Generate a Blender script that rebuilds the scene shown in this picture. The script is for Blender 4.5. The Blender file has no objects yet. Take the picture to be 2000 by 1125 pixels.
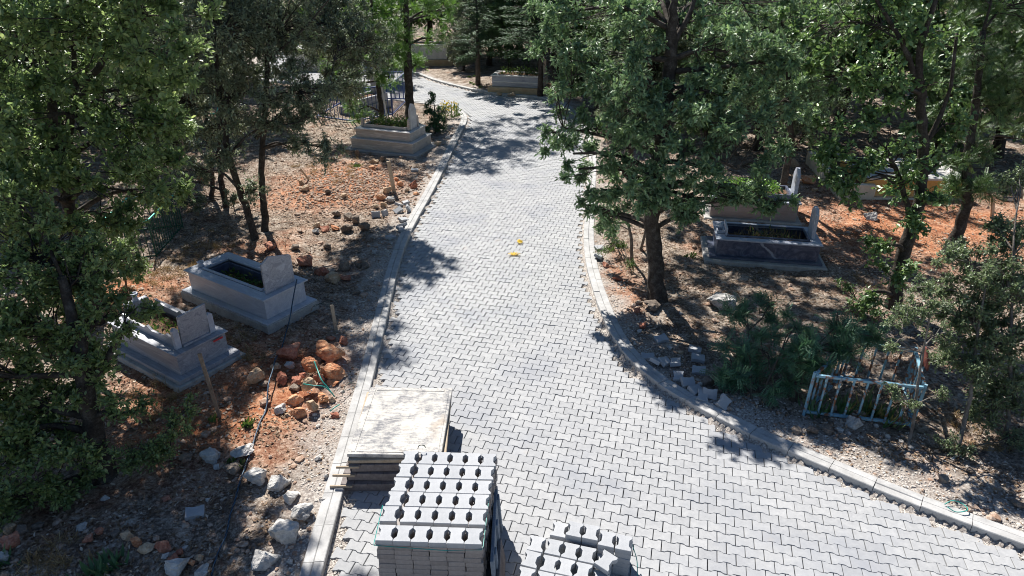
import bpy, math, random
import numpy as np
from mathutils import Vector, Matrix
R = math.radians
random.seed(7)
rng = np.random.default_rng(11)
C = bpy.context.scene.collection
sc = bpy.context.scene

# ---------------------------------------------------------------- camera, sky, sun, exposure
CAM_H, CAM_T, FPX = 5.8, R(27), 1333.33
cam = bpy.data.objects.new('camera', bpy.data.cameras.new('camera'))
C.objects.link(cam)
cam.location = (0, 0, CAM_H)
cam.rotation_euler = (math.pi / 2 - CAM_T, 0, 0)
cam.data.sensor_width = 36
cam.data.lens = 24
cam.data.clip_start = 0.05
cam.data.clip_end = 1500
sc.camera = cam

SUN_DIR = Vector((-0.36, 0.93, 0)).normalized() * math.cos(R(47)) + Vector((0, 0, math.sin(R(47))))
world = bpy.data.worlds.new('World')
sc.world = world
world.use_nodes = True
wn = world.node_tree
bg = wn.nodes['Background']
sky = wn.nodes.new('ShaderNodeTexSky')
sky.sky_type = 'NISHITA'
sky.sun_disc = False
sky.sun_elevation = R(47)
sky.sun_rotation = math.atan2(SUN_DIR.x, SUN_DIR.y)
sky.air_density = 1.0
sky.dust_density = 0.1
sky.ozone_density = 5.0
wn.links.new(sky.outputs[0], bg.inputs[0])
bg.inputs[1].default_value = 0.054
sun = bpy.data.objects.new('sun', bpy.data.lights.new('sun', 'SUN'))
C.objects.link(sun)
sun.data.energy = 5.0
sun.data.angle = R(0.55)
sun.data.color = (1.0, 0.96, 0.9)
sun.rotation_euler = (-SUN_DIR).to_track_quat('-Z', 'Y').to_euler()
sc.view_settings.view_transform = 'Standard'
sc.view_settings.look = 'None'
sc.view_settings.gamma = 1
sc.view_settings.exposure = 0.84
try:
    sc.cycles.max_bounces = 5
    sc.cycles.diffuse_bounces = 3
    sc.cycles.glossy_bounces = 2
    sc.cycles.transmission_bounces = 3
    sc.cycles.use_denoising = True
    sc.cycles.denoising_prefilter = 'ACCURATE'
    sc.cycles.filter_width = 1.0
except Exception:
    pass


def ray(px, py):
    x = (px - 1000) / FPX
    y = -(py - 562.5) / FPX
    return np.array([x, math.cos(CAM_T) + y * math.sin(CAM_T), -math.sin(CAM_T) + y * math.cos(CAM_T)])


def G(px, py, z=0.0):
    d = ray(px, py)
    d = d * ((z - CAM_H) / d[2])
    return np.array([d[0], d[1], z])


def W(px, py, yd):
    d = ray(px, py)
    d = d * (yd / d[1])
    return np.array([d[0], d[1], CAM_H + d[2]])


def pxm(p):            # photo pixels per metre at a point
    dz = p[2] - CAM_H
    return FPX / (p[1] * math.cos(CAM_T) - dz * math.sin(CAM_T))


# ---------------------------------------------------------------- materials
class Nt:
    def __init__(s, name):
        s.m = bpy.data.materials.new(name)
        s.m.use_nodes = True
        s.t = s.m.node_tree
        s.b = s.t.nodes['Principled BSDF']
        s.out = s.t.nodes['Material Output']

    def n(s, typ, **k):
        o = s.t.nodes.new(typ)
        for a, v in k.items():
            setattr(o, a, v)
        return o

    def l(s, a, b):
        s.t.links.new(a, b)

    def coord(s, kind='Object'):
        if kind == 'World':
            return s.n('ShaderNodeNewGeometry').outputs['Position']
        return s.n('ShaderNodeTexCoord').outputs[kind]

    def noise(s, scale, detail=4, rough=0.6, co=None, dist=0.0):
        o = s.n('ShaderNodeTexNoise')
        o.inputs['Scale'].default_value = scale
        o.inputs['Detail'].default_value = detail
        o.inputs['Roughness'].default_value = rough
        o.inputs['Distortion'].default_value = dist
        if co is not None:
            s.l(co, o.inputs['Vector'])
        return o.outputs['Fac']

    def ramp(s, fac, stops):
        o = s.n('ShaderNodeValToRGB')
        e = o.color_ramp.elements
        while len(e) < len(stops):
            e.new(0.5)
        for i, (p, c) in enumerate(stops):
            e[i].position = p
            e[i].color = (c, c, c, 1) if isinstance(c, (int, float)) else (*c, 1)
        s.l(fac, o.inputs[0])
        return o.outputs[0]

    def mix(s, fac, a, b, typ='MIX'):
        o = s.n('ShaderNodeMix', data_type='RGBA', blend_type=typ)
        for inp, v in ((o.inputs[0], fac), (o.inputs[6], a), (o.inputs[7], b)):
            if isinstance(v, (int, float)):
                inp.default_value = v
            elif isinstance(v, tuple):
                inp.default_value = (*v, 1)
            else:
                s.l(v, inp)
        return o.outputs[2]

    def math(s, op, a, b=0.0, clamp=False):
        o = s.n('ShaderNodeMath', operation=op, use_clamp=clamp)
        for i, v in enumerate((a, b)):
            if isinstance(v, (int, float)):
                o.inputs[i].default_value = v
            else:
                s.l(v, o.inputs[i])
        return o.outputs[0]

    def attr(s, name):
        return s.n('ShaderNodeAttribute', attribute_name=name).outputs['Fac']

    def bump(s, h, strength=0.3, dist=0.01):
        o = s.n('ShaderNodeBump')
        o.inputs['Strength'].default_value = strength
        o.inputs['Distance'].default_value = dist
        s.l(h, o.inputs['Height'])
        s.l(o.outputs[0], s.b.inputs['Normal'])

    def set(s, color=None, rough=0.8, spec=0.3, metal=0.0):
        if color is not None:
            if isinstance(color, tuple):
                s.b.inputs['Base Color'].default_value = (*color, 1)
            else:
                s.l(color, s.b.inputs['Base Color'])
        if isinstance(rough, (int, float)):
            s.b.inputs['Roughness'].default_value = rough
        else:
            s.l(rough, s.b.inputs['Roughness'])
        s.b.inputs['Specular IOR Level'].default_value = spec
        s.b.inputs['Metallic'].default_value = metal
        return s.m


def mat_leaf(name, ca, cb, cc=None, rough=0.42, spec=0.5, trans=0.25, tcol=None):
    t = Nt(name)
    a = t.attr('tint')
    stops = [(0.0, ca), (0.75, cb), (1.0, cc or cb)]
    col = t.ramp(a, stops)
    t.set(col, rough, spec)
    tr = t.n('ShaderNodeBsdfTranslucent')
    tm = t.mix(0.5, col, tcol or (0.16, 0.26, 0.03))
    t.l(tm, tr.inputs['Color'])
    mx = t.n('ShaderNodeMixShader')
    mx.inputs[0].default_value = trans
    t.l(t.b.outputs[0], mx.inputs[1])
    t.l(tr.outputs[0], mx.inputs[2])
    t.l(mx.outputs[0], t.out.inputs[0])
    return t.m


def mat_speck(name, stops, scale=8, fine=60, rough=0.9, bump=0.4, bd=0.01, spec=0.2, kind='Object', rnd=0.0, finek=0.35):
    t = Nt(name)
    co = t.coord(kind)
    n1 = t.noise(scale, 5, 0.65, co)
    n2 = t.noise(fine, 3, 0.7, co)
    f = t.math('ADD', t.math('MULTIPLY', n1, 1 - finek), t.math('MULTIPLY', n2, finek))
    if rnd:
        oi = t.n('ShaderNodeObjectInfo').outputs['Random']
        f = t.math('ADD', f, t.math('MULTIPLY', t.math('SUBTRACT', oi, 0.5), rnd))
    t.set(t.ramp(f, stops), rough, spec)
    t.bump(f, bump, bd)
    return t.m


def mat_marble(name, base, dark, scale=(1.2, 9, 9), stripe=0.5, rough=0.35, dirt=(0.36, 0.36, 0.37)):
    t = Nt(name)
    co = t.coord('Object')
    mp = t.n('ShaderNodeMapping')
    mp.inputs['Scale'].default_value = scale
    mp.inputs['Rotation'].default_value = (0.1, 0.06, 0.05)
    t.l(co, mp.inputs['Vector'])
    n = t.noise(1.6, 5, 0.6, mp.outputs[0], 0.8)
    v = t.ramp(n, [(0.36, 0.0), (0.46, 0.85), (0.52, 0.3), (0.6, 1.0)])
    col = t.mix(t.math('MULTIPLY', v, stripe), base, dark)
    d = t.ramp(t.noise(3.0, 6, 0.7, co), [(0.45, 0.0), (0.7, 0.5)])
    col = t.mix(d, col, dirt)
    t.set(col, rough, 0.45)
    t.bump(t.noise(40, 3, 0.5, co), 0.06, 0.004)
    return t.m


M = {}
M['leaf_t2'] = mat_leaf('oval_leaf_bright', (0.091, 0.15, 0.058), (0.259, 0.363, 0.132), (0.55, 0.616, 0.22), 0.47, 1.0, 0.48, (0.36, 0.5, 0.17))
M['leaf_t3'] = mat_leaf('oak_leaf_grey', (0.081, 0.107, 0.062), (0.292, 0.351, 0.209), (0.56, 0.606, 0.373), 0.47, 1.0, 0.26, (0.26, 0.34, 0.12))
M['leaf_t8'] = mat_leaf('lobed_leaf_green', (0.065, 0.117, 0.055), (0.246, 0.386, 0.186), (0.513, 0.699, 0.281), 0.47, 1.0, 0.28, (0.22, 0.34, 0.1))
M['leaf_t10'] = mat_leaf('broad_leaf_green', (0.063, 0.122, 0.042), (0.201, 0.34, 0.113), (0.37, 0.53, 0.165), 0.47, 1.0, 0.3, (0.24, 0.36, 0.08))
M['leaf_fine'] = mat_leaf('feathery_leaf', (0.081, 0.181, 0.036), (0.151, 0.322, 0.06), (0.322, 0.484, 0.101), 0.47, 1.0, 0.35, (0.24, 0.432, 0.036))
M['leaf_pale'] = mat_leaf('holm_leaf_pale', (0.09, 0.13, 0.06), (0.209, 0.275, 0.132), (0.374, 0.44, 0.22), 0.47, 1.0, 0.36, (0.36, 0.48, 0.2))
M['leaf_rob'] = mat_leaf('acacia_leaflet', (0.035, 0.085, 0.045), (0.112, 0.255, 0.128), (0.3, 0.495, 0.225), 0.47, 1.0, 0.3, (0.16, 0.36, 0.12))
M['leaf_dark'] = mat_leaf('dark_leaf', (0.04, 0.091, 0.029), (0.118, 0.224, 0.062), (0.235, 0.367, 0.091), 0.47, 1.0, 0.18)
M['needle'] = mat_leaf('cedar_needles', (0.031, 0.078, 0.039), (0.07, 0.155, 0.07), (0.109, 0.217, 0.078), 0.65, 0.3, 0.12)
M['iris'] = mat_leaf('iris_leaf', (0.05, 0.12, 0.05), (0.1, 0.2, 0.08), (0.35, 0.28, 0.1), 0.45, 0.4, 0.25)
M['weed'] = mat_leaf('weed_leaf', (0.05, 0.11, 0.03), (0.12, 0.2, 0.05), (0.25, 0.25, 0.09), 0.6, 0.3, 0.25)
M['litter'] = mat_leaf('dead_leaf', (0.09, 0.05, 0.028), (0.32, 0.22, 0.14), (0.55, 0.46, 0.36), 0.75, 0.25, 0.08, (0.4, 0.25, 0.12))
M['straw'] = mat_leaf('dry_grass_blade', (0.2, 0.13, 0.06), (0.42, 0.3, 0.15), (0.6, 0.48, 0.28), 0.8, 0.2, 0.15, (0.5, 0.35, 0.15))
M['yellow'] = mat_leaf('yellow_leaf', (0.7, 0.45, 0.03), (0.8, 0.6, 0.06), (0.85, 0.7, 0.2), 0.6, 0.3, 0.2, (0.8, 0.6, 0.1))
M['bark'] = mat_speck('bark', [(0.3, (0.018, 0.014, 0.012)), (0.5, (0.06, 0.05, 0.042)), (0.72, (0.16, 0.145, 0.13))], 9, 45, 0.95, 1.0, 0.03)
M['bark_pale'] = mat_speck('pale_bark', [(0.3, (0.06, 0.05, 0.042)), (0.5, (0.16, 0.14, 0.12)), (0.7, (0.32, 0.3, 0.27))], 12, 60, 0.95, 0.8, 0.02)
M['twig'] = mat_speck('twig_bark', [(0.3, (0.05, 0.04, 0.03)), (0.7, (0.15, 0.13, 0.1))], 10, 60, 0.9, 0.2)


def mat_paver():
    t = Nt('paving_concrete')
    co = t.coord('World')
    ti = t.attr('tint')
    n1 = t.noise(0.9, 4, 0.6, co)
    n2 = t.noise(14, 4, 0.7, co)
    n3 = t.noise(160, 2, 0.7, co)
    f = t.math('ADD', t.math('ADD', t.math('MULTIPLY', ti, 0.16), 0.05), t.math('MULTIPLY', n2, 0.46))
    f = t.math('ADD', f, t.math('MULTIPLY', n3, 0.28))
    col = t.ramp(f, [(0.25, (0.26, 0.265, 0.275)), (0.5, (0.362, 0.365, 0.37)), (0.75, (0.48, 0.48, 0.475))])
    stain = t.ramp(n1, [(0.5, 0.0), (0.68, 0.5)])
    col = t.mix(stain, col, (0.25, 0.265, 0.3))
    n4 = t.noise(2.3, 2, 0.5, co)
    col = t.mix(t.ramp(n4, [(0.7, 0.0), (0.8, 0.3)]), col, (0.5, 0.42, 0.33))
    t.set(col, 0.85, 0.25)
    t.bump(n3, 0.25, 0.004)
    return t.m


M['paver'] = mat_paver()
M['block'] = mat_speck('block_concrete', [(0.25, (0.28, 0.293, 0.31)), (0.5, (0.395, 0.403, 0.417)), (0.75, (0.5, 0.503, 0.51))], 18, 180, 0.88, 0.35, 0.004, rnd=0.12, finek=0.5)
M['block_brown'] = mat_speck('brown_block_concrete', [(0.2, (0.16, 0.14, 0.13)), (0.5, (0.3, 0.27, 0.255)), (0.8, (0.42, 0.39, 0.37))], 18, 180, 0.92, 0.5, 0.005, rnd=0.18, finek=0.5)  # darker, browner concrete for blocks below the top layer
M['kerb'] = mat_speck('kerb_concrete', [(0.3, (0.28, 0.275, 0.27)), (0.5, (0.43, 0.425, 0.415)), (0.7, (0.56, 0.55, 0.54))], 5, 90, 0.9, 0.4, 0.006, kind='World')
M['marble_a'] = mat_marble('blue_grey_marble', (0.55, 0.58, 0.635), (0.34, 0.37, 0.45), (0.8, 4, 3.5), 0.75, 0.3, (0.42, 0.42, 0.43))
M['marble_b'] = mat_marble('striped_grey_marble', (0.47, 0.48, 0.52), (0.2, 0.21, 0.25), (0.6, 4, 6), 0.85)
M['marble_c'] = mat_marble('brown_veined_marble', (0.62, 0.58, 0.53), (0.28, 0.24, 0.21), (0.8, 5, 9), 0.75)
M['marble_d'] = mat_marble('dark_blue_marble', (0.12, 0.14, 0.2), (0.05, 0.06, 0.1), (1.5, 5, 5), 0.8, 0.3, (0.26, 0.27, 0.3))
_t = Nt('dark_blue_marble_veined')
_co = _t.coord('Object')
_sx = _t.n('ShaderNodeSeparateXYZ')
_t.l(_co, _sx.inputs[0])
_ln = _t.math('ADD', _t.math('MULTIPLY', _sx.outputs[0], 0.69), _t.math('MULTIPLY', _sx.outputs[2], 0.73))
_ln = _t.math('ADD', _ln, _t.math('MULTIPLY', _t.math('SUBTRACT', _t.noise(9, 4, 0.6, _co), 0.5), 0.09))
_v = _t.ramp(_t.math('ABSOLUTE', _t.math('SUBTRACT', _ln, 0.24)), [(0.012, 0.75), (0.03, 0.0)])
_c = _t.mix(_t.ramp(_t.noise(5, 6, 0.7, _co, 1.5), [(0.42, 0.0), (0.62, 1.0)]), (0.06, 0.072, 0.12), (0.15, 0.17, 0.235))
_t.set(_t.mix(_v, _c, (0.42, 0.45, 0.52)), 0.3, 0.45)
M['marble_vein'] = _t.m
M['marble_top'] = mat_marble('pale_blue_marble_trim', (0.5, 0.53, 0.6), (0.3, 0.33, 0.42), (2, 6, 6), 0.5)
M['marble_w'] = mat_marble('white_marble', (0.72, 0.7, 0.67), (0.42, 0.4, 0.38), (9, 2, 2), 0.5)
M['marble_pink'] = mat_marble('brown_striped_marble', (0.36, 0.31, 0.29), (0.2, 0.17, 0.16), (1, 8, 20), 0.7)
M['base'] = mat_speck('cast_concrete_base', [(0.3, (0.24, 0.23, 0.22)), (0.5, (0.4, 0.39, 0.37)), (0.75, (0.56, 0.55, 0.52))], 6, 50, 0.95, 0.5, 0.01)
M['tan'] = mat_speck('tan_render', [(0.3, (0.36, 0.24, 0.14)), (0.5, (0.5, 0.36, 0.22)), (0.75, (0.6, 0.48, 0.34))], 5, 50, 0.95, 0.4, 0.01)
M['orange_paint'] = mat_speck('orange_render', [(0.3, (0.55, 0.27, 0.07)), (0.55, (0.72, 0.42, 0.15)), (0.75, (0.75, 0.58, 0.38))], 3, 30, 0.85, 0.2, 0.005)
M['cream'] = mat_speck('cream_render', [(0.3, (0.5, 0.42, 0.3)), (0.55, (0.7, 0.62, 0.5)), (0.75, (0.78, 0.73, 0.65))], 4, 40, 0.9, 0.3, 0.005)
M['soil'] = mat_speck('grave_soil', [(0.3, (0.05, 0.03, 0.02)), (0.5, (0.15, 0.09, 0.055)), (0.75, (0.32, 0.22, 0.15))], 14, 70, 1.0, 1.0, 0.03)
M['wood'] = mat_speck('grey_wood', [(0.3, (0.12, 0.09, 0.065)), (0.5, (0.25, 0.2, 0.155)), (0.75, (0.42, 0.36, 0.3))], 14, 80, 0.9, 0.5, 0.006)
M['wood_light'] = mat_speck('light_wood', [(0.3, (0.25, 0.18, 0.12)), (0.5, (0.42, 0.34, 0.25)), (0.75, (0.55, 0.48, 0.38))], 10, 60, 0.9, 0.4, 0.006)
M['wood_side'] = mat_speck('board_side_wood', [(0.3, (0.09, 0.08, 0.08)), (0.5, (0.19, 0.165, 0.16)), (0.75, (0.33, 0.3, 0.29))], 9, 70, 0.95, 0.5, 0.006)
M['wood_blue'] = mat_speck('weathered_blue_grey_wood', [(0.3, (0.1, 0.13, 0.17)), (0.5, (0.2, 0.24, 0.29)), (0.75, (0.34, 0.37, 0.4))], 7, 60, 0.95, 0.5, 0.006)


def mat_board():
    t = Nt('cement_crusted_board')
    co = t.coord('Object')
    mp = t.n('ShaderNodeMapping')
    mp.inputs['Scale'].default_value = (1, 6, 1)
    t.l(co, mp.inputs['Vector'])
    a = t.noise(5, 6, 0.75, co)
    b = t.noise(7, 4, 0.7, mp.outputs[0])
    f = t.math('ADD', t.math('MULTIPLY', a, 0.6), t.math('MULTIPLY', b, 0.4))
    g = t.noise(70, 3, 0.7, co)
    f = t.math('ADD', t.math('MULTIPLY', f, 0.8), t.math('MULTIPLY', g, 0.2))
    col = t.ramp(f, [(0.42, (0.2, 0.2, 0.21)), (0.475, (0.36, 0.35, 0.34)), (0.525, (0.52, 0.495, 0.455)), (0.6, (0.62, 0.595, 0.55))])
    br = t.ramp(t.noise(3.2, 3, 0.5, co), [(0.62, 0.0), (0.72, 0.45)])
    col = t.mix(br, col, (0.4, 0.31, 0.23))
    t.set(col, 0.95, 0.15)
    t.bump(f, 0.5, 0.008)
    return t.m


M['board'] = mat_board()


def mat_rust(name, paint, rustcol=(0.24, 0.1, 0.05), lo=0.5, hi=0.58):
    t = Nt(name)
    co = t.coord('World')
    n = t.ramp(t.noise(9, 5, 0.7, co), [(lo, 0.0), (hi, 1.0)])
    t.set(t.mix(n, paint, rustcol), 0.6, 0.4)
    return t.m


M['blue_iron'] = mat_rust('blue_paint_rusted', (0.2, 0.38, 0.48))
M['dark_blue_iron'] = mat_rust('dark_blue_paint', (0.035, 0.07, 0.22), lo=0.65, hi=0.7)
M['green_iron'] = mat_rust('green_paint', (0.012, 0.075, 0.045), lo=0.62, hi=0.7)
M['teal_iron'] = mat_rust('turquoise_and_sunlit_green', (0.1, 0.55, 0.45), lo=0.65, hi=0.72)
M['red_iron'] = mat_rust('red_brown_paint', (0.17, 0.055, 0.045), lo=0.6, hi=0.7)
t = Nt('blue_black_rope')
w_ = t.n('ShaderNodeTexWave')
w_.inputs['Scale'].default_value = 18
t.l(t.coord('World'), w_.inputs['Vector'])
M['rope'] = t.set(t.ramp(w_.outputs['Fac'], [(0.3, (0.012, 0.018, 0.03)), (0.8, (0.04, 0.11, 0.19))]), 0.5, 0.4)
M['strap'] = Nt('teal_strap').set((0.02, 0.3, 0.26), 0.4, 0.5)
M['wire'] = Nt('wire').set((0.03, 0.06, 0.05), 0.5, 0.5)
M['red_sticker'] = Nt('red_sticker').set((0.6, 0.05, 0.06), 0.5, 0.4)
M['white_paint'] = Nt('white_pole').set((0.7, 0.7, 0.7), 0.5, 0.4)


def mat_rock(name, stops):
    t = Nt(name)
    co = t.coord('Object')
    wc = t.coord('World')
    n1 = t.noise(2.2, 6, 0.7, wc)
    n2 = t.noise(16, 5, 0.75, wc)
    n3 = t.noise(70, 3, 0.7, wc)
    f = t.math('ADD', t.math('MULTIPLY', n1, 0.4), t.math('MULTIPLY', n2, 0.4))
    f = t.math('ADD', f, t.math('MULTIPLY', n3, 0.2))
    t.set(t.ramp(f, stops), 0.92, 0.2)
    t.bump(f, 0.9, 0.03)
    return t.m


M['rock_orange'] = mat_rock('orange_limestone', [(0.36, (0.24, 0.08, 0.04)), (0.45, (0.5, 0.2, 0.1)), (0.53, (0.66, 0.36, 0.2)), (0.62, (0.72, 0.55, 0.4))])
M['rock_red'] = mat_rock('red_limestone', [(0.36, (0.15, 0.05, 0.03)), (0.47, (0.34, 0.13, 0.085)), (0.56, (0.48, 0.25, 0.17)), (0.65, (0.58, 0.45, 0.37))])
M['rock_grey'] = mat_rock('grey_limestone', [(0.36, (0.16, 0.15, 0.14)), (0.45, (0.38, 0.37, 0.355)), (0.53, (0.54, 0.52, 0.49)), (0.62, (0.68, 0.66, 0.62))])
M['rock_dark'] = mat_rock('dark_limestone', [(0.36, (0.08, 0.065, 0.055)), (0.5, (0.2, 0.16, 0.13)), (0.6, (0.32, 0.27, 0.22)), (0.7, (0.45, 0.4, 0.34))])
M['rock_tan'] = mat_rock('tan_limestone', [(0.36, (0.24, 0.15, 0.09)), (0.48, (0.45, 0.32, 0.21)), (0.57, (0.58, 0.46, 0.33)), (0.7, (0.66, 0.6, 0.5))])


def mat_ground():
    t = Nt('forest_soil')
    co = t.coord('World')
    red = t.attr('red')
    gr = t.attr('gravel')
    n0 = t.noise(0.5, 4, 0.6, co)
    n1 = t.noise(3.5, 6, 0.7, co)
    n2 = t.noise(22, 5, 0.75, co)
    n3 = t.noise(90, 3, 0.8, co)
    f = t.math('ADD', t.math('MULTIPLY', n1, 0.3), t.math('MULTIPLY', n2, 0.4))
    f = t.math('ADD', f, t.math('MULTIPLY', n3, 0.3))
    litter = t.ramp(f, [(0.38, (0.045, 0.033, 0.026)), (0.47, (0.16, 0.12, 0.093)), (0.53, (0.38, 0.315, 0.255)), (0.6, (0.68, 0.61, 0.53))])
    redc = t.ramp(f, [(0.38, (0.13, 0.04, 0.022)), (0.46, (0.33, 0.12, 0.06)), (0.53, (0.54, 0.26, 0.14)), (0.61, (0.72, 0.48, 0.33))])
    v = t.n('ShaderNodeTexVoronoi')
    v.inputs['Scale'].default_value = 34
    t.l(co, v.inputs['Vector'])
    gf = t.math('ADD', t.math('MULTIPLY', v.outputs['Distance'], 0.45), t.math('MULTIPLY', f, 0.75))
    grav = t.ramp(gf, [(0.38, (0.72, 0.67, 0.61)), (0.55, (0.54, 0.49, 0.44)), (0.72, (0.3, 0.26, 0.235))])
    rm = t.math('ADD', red, t.math('MULTIPLY', t.math('SUBTRACT', t.noise(1.1, 5, 0.7, co), 0.52), 2.0), True)
    col = t.mix(rm, litter, redc)
    gm = t.math('ADD', gr, t.math('MULTIPLY', t.math('SUBTRACT', n1, 0.5), 1.6), True)
    gm = t.math('MULTIPLY', gm, t.math('MULTIPLY', gr, 2.5, True), True)
    col = t.mix(gm, col, grav)
    t.set(col, 1.0, 0.1)
    t.bump(f, 1.0, 0.05)
    return t.m


M['ground'] = mat_ground()
M['gravel'] = mat_speck('loose_gravel', [(0.3, (0.3, 0.26, 0.23)), (0.5, (0.52, 0.475, 0.425)), (0.7, (0.74, 0.7, 0.64))], 25, 90, 0.95, 0.3, kind='World')
M['pebble_red'] = mat_speck('loose_red_stones', [(0.25, (0.2, 0.11, 0.075)), (0.45, (0.36, 0.23, 0.16)), (0.6, (0.48, 0.4, 0.33)), (0.75, (0.62, 0.56, 0.49))], 12, 60, 0.95, 0.4, kind='World')

# ---------------------------------------------------------------- mesh helpers


class MB:
    """collects numpy vertices and faces and links them as one mesh object"""

    def __init__(s):
        s.V = []
        s.F = []
        s.T = []
        s.MI = []
        s.n = 0

    def add(s, V, F, tint=0.5, mi=0):
        V = np.asarray(V, dtype=np.float64).reshape(-1, 3)
        if isinstance(F, np.ndarray):
            F = [F]
        for f in F:
            f = np.asarray(f)
            if f.ndim == 1:
                f = f[None, :]
            if len(f):
                s.F.append(f + s.n)
                s.MI.append(np.full(len(f), mi))
        s.V.append(V)
        s.T.append(np.full(len(V), tint, dtype=np.float32) if np.isscalar(tint) else np.asarray(tint, dtype=np.float32))
        s.n += len(V)
        return s

    def mesh(s, name, mats, smooth=False, extra=None):
        me = bpy.data.meshes.new(name)
        V = np.concatenate(s.V)
        me.vertices.add(len(V))
        me.vertices.foreach_set('co', V.astype(np.float32).ravel())
        loops = np.concatenate([f.ravel() for f in s.F])
        tot = np.concatenate([np.full(len(f), f.shape[1]) for f in s.F])
        st = np.concatenate([[0], np.cumsum(tot)[:-1]])
        me.loops.add(len(loops))
        me.loops.foreach_set('vertex_index', loops.astype(np.int32))
        me.polygons.add(len(tot))
        me.polygons.foreach_set('loop_start', st.astype(np.int32))
        me.polygons.foreach_set('loop_total', tot.astype(np.int32))
        me.polygons.foreach_set('material_index', np.concatenate(s.MI).astype(np.int32))
        me.polygons.foreach_set('use_smooth', np.full(len(tot), bool(smooth)))
        a = me.attributes.new('tint', 'FLOAT', 'POINT')
        a.data.foreach_set('value', np.concatenate(s.T))
        for k, v in (extra or {}).items():
            a = me.attributes.new(k, 'FLOAT', 'POINT')
            a.data.foreach_set('value', v.astype(np.float32))
        for m in (mats if isinstance(mats, (list, tuple)) else [mats]):
            me.materials.append(m)
        me.update(calc_edges=True)
        return me

    def obj(s, name, mats, parent=None, smooth=False, label=None, cat=None, group=None, kind=None, extra=None):
        o = bpy.data.objects.new(name, s.mesh(name, mats, smooth, extra))
        C.objects.link(o)
        if parent is not None:
            o.parent = parent
        return tag(o, label, cat, group, kind)

    # shapes
    def box(s, c, size, rz=0.0, mi=0, bev=0.0, tint=0.5, M4=None):
        x, y, z = np.array(size) / 2
        b = min(bev, x * 0.45, y * 0.45, z * 0.45)
        if b <= 0:
            V = np.array([(i * x, j * y, k * z) for k in (-1, 1) for i, j in ((-1, -1), (1, -1), (1, 1), (-1, 1))])
            F = np.array([(3, 2, 1, 0), (4, 5, 6, 7), (0, 1, 5, 4), (1, 2, 6, 5), (2, 3, 7, 6), (3, 0, 4, 7)])
        else:
            rings = []
            for zz, ins in ((-z, b), (-z + b, 0), (z - b, 0), (z, b)):
                rings.append([(-x + ins, -y + ins, zz), (x - ins, -y + ins, zz), (x - ins, y - ins, zz), (-x + ins, y - ins, zz)])
            V = np.array(rings).reshape(-1, 3)
            F = [(3, 2, 1, 0), (12, 13, 14, 15)]
            for r in range(3):
                for k in range(4):
                    F.append((r * 4 + k, r * 4 + (k + 1) % 4, r * 4 + 4 + (k + 1) % 4, r * 4 + 4 + k))
            F = np.array(F)
        if M4 is not None:
            V = V @ M4.T
        elif rz:
            V = rotz(V, rz)
        s.add(V + np.array(c), F, tint, mi)
        return s

    def prism(s, pts, z0, z1, mi=0, bev=0.0, tint=0.5, axis='z', at=0.0):
        """outline of (a, b) points extruded; axis z (plan) or x (outline in the y-z plane)"""
        P = np.array(pts, dtype=float)
        n = len(P)
        if bev > 0:
            c = P.mean(0)
            d = P - c
            Q = c + d * (1 - bev / np.maximum(np.linalg.norm(d, axis=1, keepdims=True), 1e-6))
            rings = [(Q, z0), (P, z0 + bev), (P, z1 - bev), (Q, z1)]
        else:
            rings = [(P, z0), (P, z1)]
        V = np.concatenate([np.c_[q, np.full(n, z)] for q, z in rings])
        if axis == 'x':
            V = np.c_[V[:, 2], V[:, 0], V[:, 1]]
        F = []
        k = np.arange(n)
        for r in range(len(rings) - 1):
            F.append(np.c_[r * n + k, r * n + (k + 1) % n, (r + 1) * n + (k + 1) % n, (r + 1) * n + k])
        F.append(k[::-1][None, :])
        F.append(((len(rings) - 1) * n + k)[None, :])
        s.add(V, F, tint, mi)
        return s

    def ring(s, x0, x1, y0, y1, w, z0, z1, mi=0, wx=None):
        """four walls round a cavity, butted end to end"""
        wx = wx or w
        s.box(((x0 + x1) / 2, y0 + w / 2, (z0 + z1) / 2), (x1 - x0, w, z1 - z0), mi=mi, bev=0.004)
        s.box(((x0 + x1) / 2, y1 - w / 2, (z0 + z1) / 2), (x1 - x0, w, z1 - z0), mi=mi, bev=0.004)
        s.box((x0 + wx / 2, (y0 + y1) / 2, (z0 + z1) / 2 - 0.001), (wx, y1 - y0 - 2 * w, z1 - z0 - 0.002), mi=mi)
        s.box((x1 - wx / 2, (y0 + y1) / 2, (z0 + z1) / 2 - 0.001), (wx, y1 - y0 - 2 * w, z1 - z0 - 0.002), mi=mi)
        return s

    def tube(s, P, r, sides=6, mi=0, tint=0.5, cap=True, wob=0.0):
        P = np.array(P, dtype=float)
        n = len(P)
        r = np.broadcast_to(np.array(r, dtype=float), (n,))
        D = np.gradient(P, axis=0)
        D /= np.maximum(np.linalg.norm(D, axis=1, keepdims=True), 1e-9)
        ref = np.array([1.0, 0, 0]) if abs(D[0][0]) < 0.8 else np.array([0, 1.0, 0])
        V = []
        a = np.arange(sides) / sides * 2 * math.pi
        for i in range(n):
            u = np.cross(D[i], ref)
            u /= np.linalg.norm(u)
            v = np.cross(D[i], u)
            ref = -np.cross(D[i], u) if False else ref
            rr = r[i] * (1 + (rng.normal(0, wob, sides) if wob else 0))
            V.append(P[i] + np.outer(np.cos(a) * rr, u) + np.outer(np.sin(a) * rr, v))
        V = np.concatenate(V)
        k = np.arange(sides)
        F = [np.concatenate([np.c_[i * sides + k, i * sides + (k + 1) % sides, (i + 1) * sides + (k + 1) % sides, (i + 1) * sides + k] for i in range(n - 1)])]
        if cap:
            F += [k[::-1][None, :], ((n - 1) * sides + k)[None, :]]
        s.add(V, F, tint, mi)
        return s


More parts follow.
